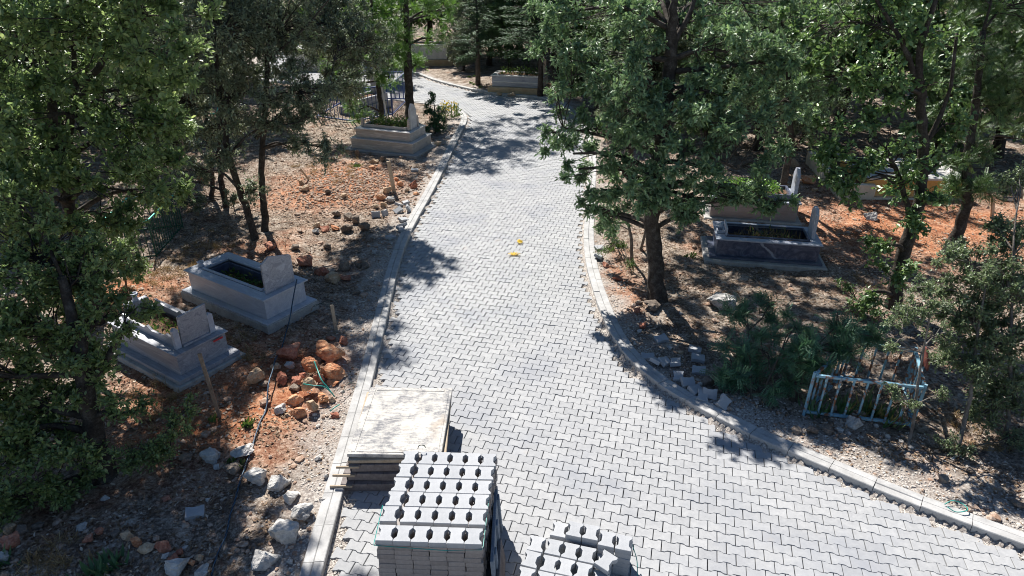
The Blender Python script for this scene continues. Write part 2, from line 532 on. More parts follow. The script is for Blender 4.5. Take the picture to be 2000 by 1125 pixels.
def rotz(V, a):
    c, q = math.cos(a), math.sin(a)
    V = np.asarray(V, dtype=float)
    return np.c_[V[:, 0] * c - V[:, 1] * q, V[:, 0] * q + V[:, 1] * c, V[:, 2]]


def tag(o, label=None, cat=None, group=None, kind=None):
    if label:
        o['label'] = label
    if cat:
        o['category'] = cat
    if group:
        o['group'] = group
    if kind:
        o['kind'] = kind
    return o


def thing(name, label, cat, loc=(0, 0, 0), rz=0.0, group=None):
    o = bpy.data.objects.new(name, None)
    C.objects.link(o)
    o.location = loc
    o.rotation_euler = (0, 0, rz)
    o.empty_display_size = 0.2
    return tag(o, label, cat, group)


def prisms(mb, A, B, ra, rb, mi=0):
    """many straight three-sided twigs at once"""
    A = np.asarray(A)
    B = np.asarray(B)
    D = B - A
    D /= np.maximum(np.linalg.norm(D, axis=1, keepdims=True), 1e-9)
    ref = np.where(np.abs(D[:, 2:3]) < 0.9, np.array([[0, 0, 1.0]]), np.array([[1.0, 0, 0]]))
    U = np.cross(D, ref)
    U /= np.linalg.norm(U, axis=1, keepdims=True)
    Vv = np.cross(D, U)
    n = len(A)
    out = np.zeros((n, 6, 3))
    for k in range(3):
        a = k * 2 * math.pi / 3
        o = math.cos(a) * U + math.sin(a) * Vv
        out[:, k] = A + o * ra
        out[:, 3 + k] = B + o * rb
    b = (np.arange(n) * 6)[:, None]
    F = np.concatenate([b + np.array([[k, (k + 1) % 3, 3 + (k + 1) % 3, 3 + k]]) for k in range(3)])
    mb.add(out.reshape(-1, 3), F, 0.5, mi)


LEAF = {
    'oval': (np.array([(0, 0, 0), (1, 0, -0.12), (0.3, 0.42, 0.12), (0.72, 0.4, 0.06), (0.3, -0.42, 0.12), (0.72, -0.4, 0.06)]),
             [np.array([(0, 2, 3, 1), (0, 1, 5, 4)])]),
    'lobed': (np.array([(0, 0, 0), (0.22, 0.1, 0.03), (0.3, 0.4, 0.12), (0.42, 0.16, 0.05), (0.6, 0.5, 0.14), (0.7, 0.18, 0.03), (0.88, 0.3, 0.05), (1, 0, -0.14),
                        (0.22, -0.1, 0.03), (0.3, -0.4, 0.12), (0.42, -0.16, 0.05), (0.6, -0.5, 0.14), (0.7, -0.18, 0.03), (0.88, -0.3, 0.05)]),
              [np.array([(0, 7, 6, 5, 4, 3, 2, 1)])[:, ::-1], np.array([(0, 7, 13, 12, 11, 10, 9, 8)])]),
    'diamond': (np.array([(0, 0, 0), (0.5, 0.5, 0.08), (1, 0, -0.05), (0.5, -0.5, 0.08)]), [np.array([(0, 3, 2, 1)])]),
    'blade': (np.array([(0, 0.5, 0), (0, -0.5, 0), (0.6, 0.4, 0.5), (0.6, -0.4, 0.5), (1, 0, 0.3)]), [np.array([(0, 1, 3, 2)]), np.array([(2, 3, 4)])]),
}
_V = []
_F = []
for k in range(7):
    for sgn in (-1, 1):
        t0 = 0.12 + k * 0.125
        b0 = len(_V)
        w = 0.5 * (1 - 0.25 * abs(k - 3) / 3)
        _V += [(t0, 0.02 * sgn, 0), (t0 - 0.035, 0.6 * w * sgn, 0.03), (t0 + 0.02, w * sgn, -0.02), (t0 + 0.065, 0.6 * w * sgn, 0.03)]
        _F.append((b0, b0 + 1, b0 + 2, b0 + 3) if sgn < 0 else (b0 + 3, b0 + 2, b0 + 1, b0))
LEAF['frond'] = (np.array(_V), [np.array(_F)])


def unit(v):
    return v / np.maximum(np.linalg.norm(v, axis=-1, keepdims=True), 1e-9)


def leaves(mb, P, D, Nn, L, Wd, kind, tint, mi=0):
    Tm, Fs = LEAF[kind]
    n = len(P)
    D = unit(D)
    S = unit(np.cross(D, Nn))
    Nn = np.cross(S, D)
    L = np.broadcast_to(np.asarray(L, dtype=float), (n,))[:, None, None]
    Wd = np.broadcast_to(np.asarray(Wd, dtype=float), (n,))[:, None, None]
    V = P[:, None, :] + D[:, None, :] * Tm[None, :, 0:1] * L + S[:, None, :] * Tm[None, :, 1:2] * Wd + Nn[:, None, :] * Tm[None, :, 2:3] * Wd
    k = len(Tm)
    b = (np.arange(n) * k)[:, None, None]
    F = [(b + f[None]).reshape(-1, f.shape[1]) for f in Fs]
    mb.add(V.reshape(-1, 3), F, np.repeat(tint, k), mi)


def inball(n):
    v = unit(rng.normal(size=(n, 3)))
    return v * rng.random((n, 1)) ** (1 / 2.2)


def spline(P, m=8):
    P = np.array(P, dtype=float)
    if len(P) == 2:
        return P[0] + (P[1] - P[0]) * np.linspace(0, 1, m)[:, None]
    t = np.linspace(0, len(P) - 1, m * (len(P) - 1) + 1)
    Q = np.vstack([2 * P[0] - P[1], P, 2 * P[-1] - P[-2]])
    out = []
    for x in t:
        i = min(int(x), len(P) - 2)
        u = x - i
        a, b, c, d = Q[i], Q[i + 1], Q[i + 2], Q[i + 3]
        out.append(0.5 * ((2 * b) + (c - a) * u + (2 * a - 5 * b + 4 * c - d) * u * u + (3 * b - a - 3 * c + d) * u ** 3))
    return np.array(out)


def crown_build(stems, blobs, kind, leafL, leafW, lai, per=140, clump=0.3, droop=0.0, upn=1.35, barkmat=None, leafmat=None, parent=None,
                larea=0.6, tlen=0.2, minz=0.08, cluster=7):
    """stems: lists of (x, y, z, r); blobs: (x, y, z, rx, ry, rz). Adds parts trunk and crown under parent."""
    per = int(per * 1.4)
    bark = MB()
    nodes = []
    for st in stems:
        st = np.array(st)
        c = spline(st, 6)
        c[1:-1, :3] += rng.normal(0, 0.012, (len(c) - 2, 3)) * np.minimum(1, c[1:-1, 3:4] * 12)
        r = np.maximum(c[:, 3], 0.008)
        r[0] *= 1.35
        if len(r) > 2:
            r[1] *= 1.12
        bark.tube(c[:, :3], r, 9, wob=0.05)
        nodes += [(*q[:3], q[3]) for q in c[1:]]
    nodes = np.array(nodes)
    lf = MB()
    for (bx, by, bz, rx, ry, rz) in blobs:
        ctr = np.array((bx, by, bz))
        cost = np.linalg.norm(nodes[:, :3] - ctr, axis=1) + 2.0 * np.maximum(0, nodes[:, 2] - bz + 0.1) - 0.5 * np.minimum(1, nodes[:, 3] * 8)
        i = int(np.argmin(cost))
        a = nodes[i, :3]
        ra = max(min(nodes[i, 3] * 0.5, 0.05), 0.012)
        ln = np.linalg.norm(ctr - a)
        mid = (a + ctr) / 2 + rng.normal(0, 0.06, 3) * ln + np.array((0, 0, 0.08 * ln))
        lc = spline([a, mid, ctr], 4)
        bark.tube(lc, np.linspace(ra, ra * 0.4, len(lc)), 6)
        rx, ry, rz = rx * 1.1, ry * 1.1, rz * 1.12
        area = math.pi * rx * rz
        nl = 1.5 * lai * area / (leafL * leafW * larea)
        ncl = max(4, int(nl / per))
        off = inball(ncl) * np.array((rx, ry, rz)) * np.array((1, 1, 1))
        cc = ctr + off
        cc[:, 2] = np.maximum(cc[:, 2], minz + 0.12)
        j = rng.integers(len(lc) // 3, len(lc), ncl)
        st_ = lc[j]
        m2 = (st_ + cc) / 2 + rng.normal(0, 0.05, (ncl, 3))
        prisms(bark, st_, m2, 0.011, 0.008, 0)
        prisms(bark, m2, cc, 0.008, 0.005, 0)
        ntw = max(3, int(per / cluster))
        size = rng.uniform(0.65, 1.35, ncl)
        ci = np.repeat(np.arange(ncl), ntw)
        outw = unit(off + 1e-6)
        d = unit(rng.normal(size=(len(ci), 3)) + 0.5 * outw[ci] + np.array((0, 0, 0.35 - droop)))
        tip = cc[ci] + d * (clump * size[ci] * rng.uniform(0.35, 1.0, len(ci)))[:, None]
        tip[:, 2] = np.maximum(tip[:, 2], minz)
        prisms(bark, cc[ci], tip, 0.0035, 0.002, 0)
        clt = rng.uniform(-0.12, 0.12, ncl)
        ti = np.repeat(np.arange(len(tip)), cluster)
        td = d[ti]
        p = tip[ti] - td * (rng.random((len(ti), 1)) * tlen) + rng.normal(0, 0.012, (len(ti), 3))
        dd = unit(td * 0.55 + rng.normal(size=td.shape) * 0.6 + np.array((0, 0, -droop)))
        nn = unit(rng.normal(size=td.shape) * 0.62 + np.array((0, 0, upn)))
        s_ = rng.uniform(0.65, 1.2, len(ti))
        tint = np.clip(rng.normal(0.45, 0.2, len(ti)) + clt[ci[ti]] + 0.25 * (rng.random(len(ti)) > 0.93), 0, 1)
        leaves(lf, p, dd, nn, leafL * s_, leafW * s_, kind, tint)
    t_ = bark.obj('trunk', barkmat, parent, smooth=True)
    c_ = lf.obj('crown', leafmat, parent)
    return t_, c_


def S(*pts):
    """stem through photo points at given depths: (px, py, y, r); z of the first point goes to the ground"""
    out = []
    for i, (px, py, y, r) in enumerate(pts):
        if y is None:
            g = G(px, py, 0.0)
            out.append((g[0], g[1], -0.08, r))
        else:
            w = W(px, py, y)
            out.append((w[0], w[1], w[2], r))
    return out


def B(*pts):
    return [(*W(px, py, y), rx, ry, rz) for (px, py, y, rx, ry, rz) in pts]


def tree(name, label, cat, stems, blobs, kind, L, Wd, lai, mat, bark='bark', group=None, **k):
    b0 = stems[0][0]
    t_ = thing(name, label, cat, (b0[0], b0[1], 0), 0, group)
    o = np.array((b0[0], b0[1], 0))
    st = [[(q[0] - o[0], q[1] - o[1], q[2], q[3]) for q in s_] for s_ in stems]
    bl = [(q[0] - o[0], q[1] - o[1], q[2], q[3], q[4], q[5]) for q in blobs]
    crown_build(st, bl, kind, L, Wd, lai, barkmat=M[bark], leafmat=M[mat], parent=t_, **k)
    return t_

# ---------------------------------------------------------------- path outline, ground


def chaikin(P, n=2):
    P = np.array(P, dtype=float)
    for _ in range(n):
        a = P[:-1] * 0.75 + P[1:] * 0.25
        b = P[:-1] * 0.25 + P[1:] * 0.75
        P = np.vstack([P[:1], np.stack([a, b], 1).reshape(-1, 2), P[-1:]])
    return P


LEFT = chaikin([(-1.72, 0.5), (-1.86, 3), (-1.93, 4.9), (-1.97, 6.1), (-2.03, 8.23), (-2.09, 9.46), (-2.16, 10.73), (-2.24, 12.4), (-2.24, 13.6), (-2.18, 14.8), (-2.04, 16.3),
                (-1.9, 18.51), (-1.8, 20.7), (-1.68, 22.8), (-1.58, 24.3), (-1.66, 25.4), (-2.05, 26.5), (-2.9, 27.2), (-5, 28.3), (-9, 31), (-14, 34)])
RIGHT = chaikin([(12, 0.6), (8.5, 3.1), (6.6, 4.45), (5.46, 5.2), (5.0, 5.5), (4.55, 5.82), (4.16, 6.12), (3.62, 6.58), (3.2, 6.92), (2.68, 7.45), (2.23, 7.98), (1.84, 8.62), (1.64, 9.36), (1.54, 10.1),
                 (1.48, 11.2), (1.46, 12.3), (1.53, 13.6), (1.68, 14.8), (1.88, 16.5), (2.12, 18.4), (2.35, 20.5), (2.45, 23), (2.3, 25.5), (1.9, 27.5), (1.1, 28.6), (-0.49, 29.0), (-1.53, 29.86),
                 (-2.52, 30.95), (-3.6, 32.25), (-4.61, 34.1), (-6.5, 36.3), (-10, 39), (-15, 42)])
PATH = np.vstack([LEFT, RIGHT[::-1]])


def inside(x, y, P=PATH):
    x = np.asarray(x, dtype=float)
    y = np.asarray(y, dtype=float)
    r = np.zeros(x.shape, dtype=bool)
    n = len(P)
    for i in range(n):
        x0, y0 = P[i]
        x1, y1 = P[(i + 1) % n]
        if y0 == y1:
            continue
        c = ((y0 > y) != (y1 > y)) & (x < (x1 - x0) * (y - y0) / (y1 - y0) + x0)
        r ^= c
    return r


def dist_line(x, y, P):
    d = np.full(np.shape(x), 1e9)
    for i in range(len(P) - 1):
        a = P[i]
        ab = P[i + 1] - a
        t = np.clip(((x - a[0]) * ab[0] + (y - a[1]) * ab[1]) / (ab @ ab), 0, 1)
        d = np.minimum(d, np.hypot(x - a[0] - t * ab[0], y - a[1] - t * ab[1]))
    return d


_w = [(rng.uniform(0, 2 * math.pi), rng.uniform(0, 6.28)) for _ in range(30)]


def fnoise(x, y, f, k0=0):
    s = 0
    for k in range(5):
        a, p = _w[(k0 + k) % 30]
        ff = f * (1 + 0.37 * k)
        s = s + np.sin((x * math.cos(a) + y * math.sin(a)) * ff * 2 * math.pi + p)
    return s / 5


MOUNDS = [(-4.5, 17.2, 1.1, 1.5, 0.22), (-7.2, 10.9, 0.9, 0.8, 0.28), (-4.2, 9.0, 1.2, 1, 0.06), (6.5, 6.0, 1.3, 0.7, 0.1), (-5.2, 13.6, 0.8, 0.8, 0.12), (2.4, 10.6, 0.5, 0.8, 0.12),
          (-3.0, 8.1, 0.7, 0.8, 0.08), (-2, 33, 2, 3, 0.1), (-5.0, 5.2, 1.5, 0.5, 0.1), (0.2, 31.5, 1.6, 1.2, 0.35)]


def gz(x, y):
    x = np.asarray(x, dtype=float)
    y = np.asarray(y, dtype=float)
    dl = dist_line(x, y, LEFT)
    dr = dist_line(x, y, RIGHT)
    d = np.minimum(dl, dr)
    ins = inside(x, y)
    d = np.where(ins, -d, d)
    amp = np.clip((d - 0.15) / 0.8, 0, 1)
    h = 0.055 + amp * (0.05 * fnoise(x, y, 0.35) + 0.03 * fnoise(x, y, 1.1, 7) + 0.012 * fnoise(x, y, 4.3, 14) - 0.03)
    for mx, my, sx, sy, hh in MOUNDS:
        h = h + amp * hh * np.exp(-((x - mx) / sx) ** 2 - ((y - my) / sy) ** 2)
    return np.where(ins, -0.018 - 0.05 * np.clip((-d - 0.1) / 0.12, 0, 1), h)


def gz1(x, y):
    return float(gz(np.array([x]), np.array([y]))[0])


def axis_pts(lo, hi, segs):
    out = [lo]
    return out


xs = list(np.arange(-9, 9.001, 0.06))
st_ = 0.06
while xs[-1] < 300:
    st_ *= 1.09
    xs.append(xs[-1] + st_)
xs = [-v for v in xs[:299:-1] if v > 9] + xs
ys = list(np.arange(-8, 3, 0.5)) + list(np.arange(3, 13, 0.06))
st_ = 0.06
while ys[-1] < 30:
    st_ = min(st_ * 1.012, 0.15)
    ys.append(ys[-1] + st_)
while ys[-1] < 420:
    st_ *= 1.08
    ys.append(ys[-1] + st_)
xs = np.array(sorted(xs))
ys = np.array(ys)
X, Y = np.meshgrid(xs, ys)
Z = gz(X, Y)
dl = dist_line(X, Y, LEFT)
dr = dist_line(X, Y, RIGHT)
wob = 0.35 * fnoise(X, Y, 0.9, 3)
grav = np.clip(1.15 - (dl + wob) / 0.85, 0, 1) * (Y < 27) + np.clip(1.1 - (dr + wob) / np.where(Y < 8, 1.25, 0.6), 0, 1)
grav = np.where(inside(X, Y), 1.0, np.clip(grav, 0, 1))
red = np.zeros_like(X)
for mx, my, sx, sy, v in [(-4.6, 17.2, 1.9, 2.2, 1.5), (-7.0, 10.9, 1.3, 1.1, 1.2), (-3.9, 8.2, 1.8, 1.8, 1.4), (8.5, 14.0, 3.5, 2.2, 1.1), (4.6, 13.3, 1.2, 0.8, 0.6), (2.2, 12.0, 0.8, 1.2, 0.6),
                          (-5.8, 5.3, 1.5, 0.7, 0.5), (-5.0, 12.9, 1.2, 0.9, 0.8), (11, 17, 4, 4, 0.7), (-4.4, 7.5, 1.2, 1, 0.7), (2.0, 10.5, 0.5, 1.3, 0.5)]:
    red += v * np.exp(-((X - mx) / sx) ** 2 - ((Y - my) / sy) ** 2)
red = np.clip(red - 0.25, 0, 1)
nx, ny = len(xs), len(ys)
idx = np.arange(nx * ny).reshape(ny, nx)
F = np.stack([idx[:-1, :-1], idx[:-1, 1:], idx[1:, 1:], idx[1:, :-1]], -1).reshape(-1, 4)
mb = MB()
mb.add(np.c_[X.ravel(), Y.ravel(), Z.ravel()], F)
mb.obj('ground', M['ground'], smooth=True, kind='structure', extra={'gravel': grav.ravel(), 'red': red.ravel()})

# ---------------------------------------------------------------- pavers
BL, BH, BW = 0.2, 0.0815, 0.0605        # block length, half width at the heads, half width at the waist
OUT = np.array([(-0.1, -BH), (-0.066, -BH), (-0.036, -BW), (0.036, -BW), (0.066, -BH), (0.1, -BH),
                (0.1, BH), (0.066, BH), (0.036, BW), (-0.036, BW), (-0.066, BH), (-0.1, BH)])


def block_rings(g=0.003, ch=0.004, z0=-0.05, z1=0.0):
    sc_ = np.array([(0.1 - g) / 0.1, (BH - g * 0.7) / BH])
    P = OUT * sc_
    Q = P * np.array([(0.1 - g - ch) / (0.1 - g), (BH - ch) / BH])
    return np.concatenate([np.c_[P, np.full(12, z0)], np.c_[P, np.full(12, z1 - ch)], np.c_[Q, np.full(12, z1)]])


k12 = np.arange(12)
BF4 = np.concatenate([np.c_[r * 12 + k12, r * 12 + (k12 + 1) % 12, (r + 1) * 12 + (k12 + 1) % 12, (r + 1) * 12 + k12] for r in range(2)])
ang = R(-14.5)
u = np.array([math.cos(ang), math.sin(ang)])
v = np.array([-math.sin(ang), math.cos(ang)])
I, J = np.meshgrid(np.arange(-140, 140), np.arange(-150, 330))
BS = 0.965
cx = u[0] * (I * 0.2 + (J % 2) * 0.1) * BS + v[0] * J * 0.1425 * BS - 0.05
cy = u[1] * (I * 0.2 + (J % 2) * 0.1) * BS + v[1] * J * 0.1425 * BS + 0.03
ok = (cy > 1.5) & (cy < 41) & (cx > -13) & (cx < 11)
cx, cy = cx[ok], cy[ok]
ok = inside(cx, cy)
cx, cy = cx[ok], cy[ok]
ok = np.ones(len(cx), dtype=bool)
for (a, b) in ((-0.065, -0.055), (0.065, -0.055), (0.065, 0.055), (-0.065, 0.055)):
    ok &= inside(cx + u[0] * a + v[0] * b, cy + u[1] * a + v[1] * b)
cx, cy = cx[ok], cy[ok]
n = len(cx)
rings = block_rings(0.0042, 0.004) * np.array([BS, BS, 1])
a_ = ang + rng.normal(0, 0.006, n)
lx = rings[None, :, 0]
ly = rings[None, :, 1]
VX = cx[:, None] + np.cos(a_)[:, None] * lx - np.sin(a_)[:, None] * ly + rng.normal(0, 0.001, (n, 1))
VY = cy[:, None] + np.sin(a_)[:, None] * lx + np.cos(a_)[:, None] * ly + rng.normal(0, 0.001, (n, 1))
VZ = rings[None, :, 2] + rng.normal(0, 0.0016, (n, 1)) + lx * rng.normal(0, 0.012, (n, 1)) + ly * rng.normal(0, 0.012, (n, 1))
sunk = rng.random(n) > 0.985
VZ[sunk] -= 0.007
b = (np.arange(n) * 36)[:, None, None]
tint = np.clip(rng.normal(0.5, 0.22, n), 0, 1)
mb = MB()
mb.add(np.stack([VX, VY, VZ], -1).reshape(-1, 3), [(b + BF4[None]).reshape(-1, 4), (b[:, 0] + (24 + k12)[None])], np.repeat(tint, 36))
mb.obj('paved_path', M['paver'], kind='structure')


def kerb(P, side, seglen=0.5):
    """kerb stones along the outside of the path edge; side +1 = stones lie to the left of the direction of travel"""
    P = np.array(P)
    s = np.r_[0, np.cumsum(np.hypot(*np.diff(P, axis=0).T))]
    mb = MB()
    m = int(s[-1] / seglen)
    for i in range(m):
        for (w0, w1, zt, g) in ((0.004, 0.112, 0.088, 0.0035), (0.117, 0.225, 0.08, 0.0035)):
            a, b = i * seglen + g, (i + 1) * seglen - g
            j = rng.normal(0, 0.003)
            rr = []
            for q in (a, b):
                x = np.interp(q, s, P[:, 0])
                y = np.interp(q, s, P[:, 1])
                x2 = np.interp(q + 0.1, s, P[:, 0]) - np.interp(q - 0.1, s, P[:, 0])
                y2 = np.interp(q + 0.1, s, P[:, 1]) - np.interp(q - 0.1, s, P[:, 1])
                d = np.array([x2, y2]) / max(math.hypot(x2, y2), 1e-6)
                nrm = np.array([-d[1], d[0]]) * side
                c = 0.008
                for (w, z) in ((w0, -0.1), (w0, zt - c), (w0 + c, zt), (w1 - c, zt), (w1, zt - c), (w1, -0.1)):
                    p = np.array([x, y]) + nrm * w
                    rr.append((p[0], p[1], z + (j if z > 0 else 0)))
            k = np.arange(6)
            mb.add(rr, [np.c_[k, (k + 1) % 6, 6 + (k + 1) % 6, 6 + k], k[::-1][None], (6 + k)[None]])
    return mb.obj('kerb', M['kerb'], kind='structure')


kerb(LEFT, 1)
kerb(RIGHT, -1)

# ---------------------------------------------------------------- paving blocks as things


def block_mesh(name, mat, t=0.06, pinch=True):
    m_ = MB()
    r = block_rings(0.0016, 0.004, -t / 2, t / 2)
    k_ = np.abs(r[:, 0])
    w_ = (np.abs(r[:, 1]) < 0.07)
    r[:, 1] = np.where(w_, r[:, 1] * (0.9 if pinch else 1.12), r[:, 1])
    r[:, 0] = np.where((k_ > 0.05) & (k_ < 0.08), r[:, 0] * 1.07, np.where(w_, r[:, 0] * 1.05, r[:, 0]))
    bot = r[:12] * np.array([0.985, 0.985, 1])
    V = np.concatenate([bot, r])
    V[12:24, 2] = -t / 2 + 0.004
    F4 = np.concatenate([np.c_[q * 12 + k12, q * 12 + (k12 + 1) % 12, (q + 1) * 12 + (k12 + 1) % 12, (q + 1) * 12 + k12] for q in range(3)])
    m_.add(V, [F4, k12[::-1][None], (36 + k12)[None]])
    return m_.mesh(name, mat)


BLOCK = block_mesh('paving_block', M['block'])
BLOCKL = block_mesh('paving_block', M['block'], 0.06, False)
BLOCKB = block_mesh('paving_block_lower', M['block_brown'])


def block(loc, rot=(0, 0, 0), label='', group='', me=None):
    o = bpy.data.objects.new('paving_block', me or BLOCK)
    C.objects.link(o)
    o.location = loc
    o.rotation_euler = rot
    return tag(o, label, 'paving block', group)


ORD = ['first', 'second', 'third', 'fourth', 'fifth', 'sixth', 'seventh', 'eighth', 'ninth', 'tenth', 'eleventh', 'twelfth']
# tall stack: six blocks across, six rows deep, twelve layers on a pallet
sa = R(-3.0)
s0 = np.array([-1.275, 4.56])
ux = np.array([math.cos(sa), math.sin(sa)])
uy = np.array([-math.sin(sa) - 0.0, math.cos(sa)])
uy = np.array([0.098, 0.995])
TH = 0.06
NL = 12
PZ = 0.125
for L in range(NL):
    top = NL - 1 - L
    for i in range(6):
        for j in range(6):
            if top >= 2 and not (i in (0, 5) or j == 0):
                continue
            if top >= 2 and i == 0 and j > 0 and top > 9:
                continue
            gapx = 0.0
            if top == 0 and i == 0 and j > 0:
                gapx = -0.022 - 0.008 * (5 - j) / 4
            p = s0 + ux * ((i + 0.5) * 0.1655 + gapx) + uy * ((j + 0.5) * 0.2045 + (0.045 if j > 0 else (0.0 if top == 0 else 0.012)))
            if top > 0:
                p = p + rng.normal(0, 0.0022, 2) + ux * (0.006 * math.sin(top * 1.7))
            zc = PZ + L * TH + TH / 2 + (0.012 if (top == 0 and j == 0) else 0)
            if top == 0:
                zc -= 0.004 * (j == 3)
            col = ORD[i]
            if top == 0:
                lb = f'top-layer block of the tall stack, {col} from left in the {"front row" if j == 0 else ORD[j] + " row from the front"}'
            elif j == 0:
                lb = f'block in the front face of the tall stack, {col} column, {ORD[top]} layer down'
            elif i == 5:
                lb = f'block in the right side of the tall stack, {ORD[j]} row back, {ORD[top]} layer down'
            elif i == 0:
                lb = f'block in the left side of the tall stack, {ORD[j]} row back, {ORD[top]} layer down'
            else:
                lb = f'block just under the tall stack\'s top layer, {col} column, {ORD[j]} row'
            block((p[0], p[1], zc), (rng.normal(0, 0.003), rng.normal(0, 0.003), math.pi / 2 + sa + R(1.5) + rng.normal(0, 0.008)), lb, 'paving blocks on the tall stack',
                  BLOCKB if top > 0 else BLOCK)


def pallet(loc, rz, sx, sy, label, h=0.12, name='pallet', mat='wood_side', boards=5):
    t_ = thing(name, label, 'pallet', loc, rz)
    m_ = MB()
    for k in range(boards):
        m_.box((0, -sy / 2 + (k + 0.5) * sy / boards, h - 0.012), (sx, sy / boards - 0.02, 0.022), bev=0.003)
    m_.obj('deck', M[mat], t_)
    for k in (-1, 0, 1):
        q = MB()
        q.box((k * (sx / 2 - 0.05), 0, (h - 0.0235) / 2), (0.09, sy - 0.06, h - 0.0235), bev=0.004)
        q.obj('runner', M[mat], t_)
    return t_


c = s0 + ux * 0.497 + uy * 0.63
pallet((c[0], c[1], 0.001), R(-2), 1.02, 1.3, 'weathered wooden pallet under the tall stack of paving blocks')
zt = PZ + (NL - 1) * TH + 0.018
p0 = s0 - ux * 0.004 - uy * 0.006
p1 = s0 + ux * 0.998 - uy * 0.006
MB().tube([(p0[0] - 0.004, p0[1] + 0.5, zt), (p0[0] - 0.004, p0[1] + 0.02, zt), (p0[0], p0[1], zt), (p0[0] + 0.3, p0[1] - 0.018, zt - 0.012), (p1[0] - 0.3, p1[1] - 0.006, zt - 0.005), (p1[0], p1[1], zt), (p1[0] + 0.012, p1[1] + 0.03, zt + 0.004), (p1[0] + 0.05, p1[1] + 0.7, zt)], 0.004, 5).obj(
    'strap', M['strap'], label='green packing strap running round the top of the tall block stack', cat='strap')
# boards leaning on the stack's right side
for k, (px_, h_, ln, lean, lb, mt) in enumerate([
        (0.075, 0.52, 1.02, 0.07, 'weathered blue-grey plank leaning against the right side of the tall stack', 'wood_blue'),
        (0.16, 0.3, 0.5, 0.16, 'short brownish-grey slab leaning outermost beside the tall stack', 'wood_side')]):
    m_ = MB()
    m_.box((0, 0, h_ / 2), (0.035, ln, h_), bev=0.005)
    if k == 0:
        for q in range(3):
            m_.box((0.029, -ln / 2 + 0.15 + q * (ln - 0.3) / 2, h_ / 2), (0.02, 0.09, h_ - 0.04), bev=0.003)
    p = s0 + ux * (6 * 0.1655 + px_) + uy * (0.62 if k == 0 else 0.36)
    o = m_.obj('leaning_board', M[mt], label=lb, cat='board')
    o.location = (p[0], p[1], 0.004)
    o.rotation_euler = (0, -lean, sa + R(2))

# small stack
sb = R(-15)
wx_ = np.array([math.cos(sb), math.sin(sb)])
wy_ = np.array([-math.sin(sb) + 0.02, math.cos(sb)])
q0 = np.array([0.265, 5.03])
heights = {}
for i in range(6):
    for j in range(-2, 2):
        if i == 5 and j < 1:
            continue
        if i == 0 and j == 1:
            continue
        top = 5
        if i >= 4 and j == 1:
            top = 6
        if i in (2, 3) and j == 1:
            top = 6
        if i == 4 and j < 1:
            top = 4
        for L in range(top):
            if L < top - 1 and not (j in (-2, 1) or i in (0, 4, 5) or (j == 0 and i >= 3)):
                continue
            if j == -2 and L < top - 2:
                continue
            sh = wx_ * 0.0
            if j == 1:
                sh = wy_ * 0.03 - wy_ * (0.05 if i >= 4 else 0)
            p = q0 + wx_ * (i * 0.169 - (0.02 if i == 0 else 0)) + wy_ * (j * 0.207) + sh + rng.normal(0, 0.003, 2)
            lb = f'block of the low stack, {ORD[i]} column from left, {["front", "second", "third", "back"][j + 2]} row, ' + ('on top' if L == top - 1 else f'{ORD[L]} from the ground')
            block((p[0], p[1], 0.002 + L * TH + TH / 2), (0, 0, math.pi / 2 + sb + rng.normal(0, 0.03 if i == 0 else 0.012)), lb, 'paving blocks on the low stack', BLOCK)
        heights[(i, j)] = top * TH
p = q0 + wx_ * (4 * 0.169) + wy_ * (-0.06)
block((p[0] + 0.03, p[1] + 0.0, 4 * TH + TH / 2 + 0.035), (R(5), R(-4), math.pi / 2 + R(-38)), 'single block lying askew on the low stack beside its taller back corner', 'paving blocks on the low stack')
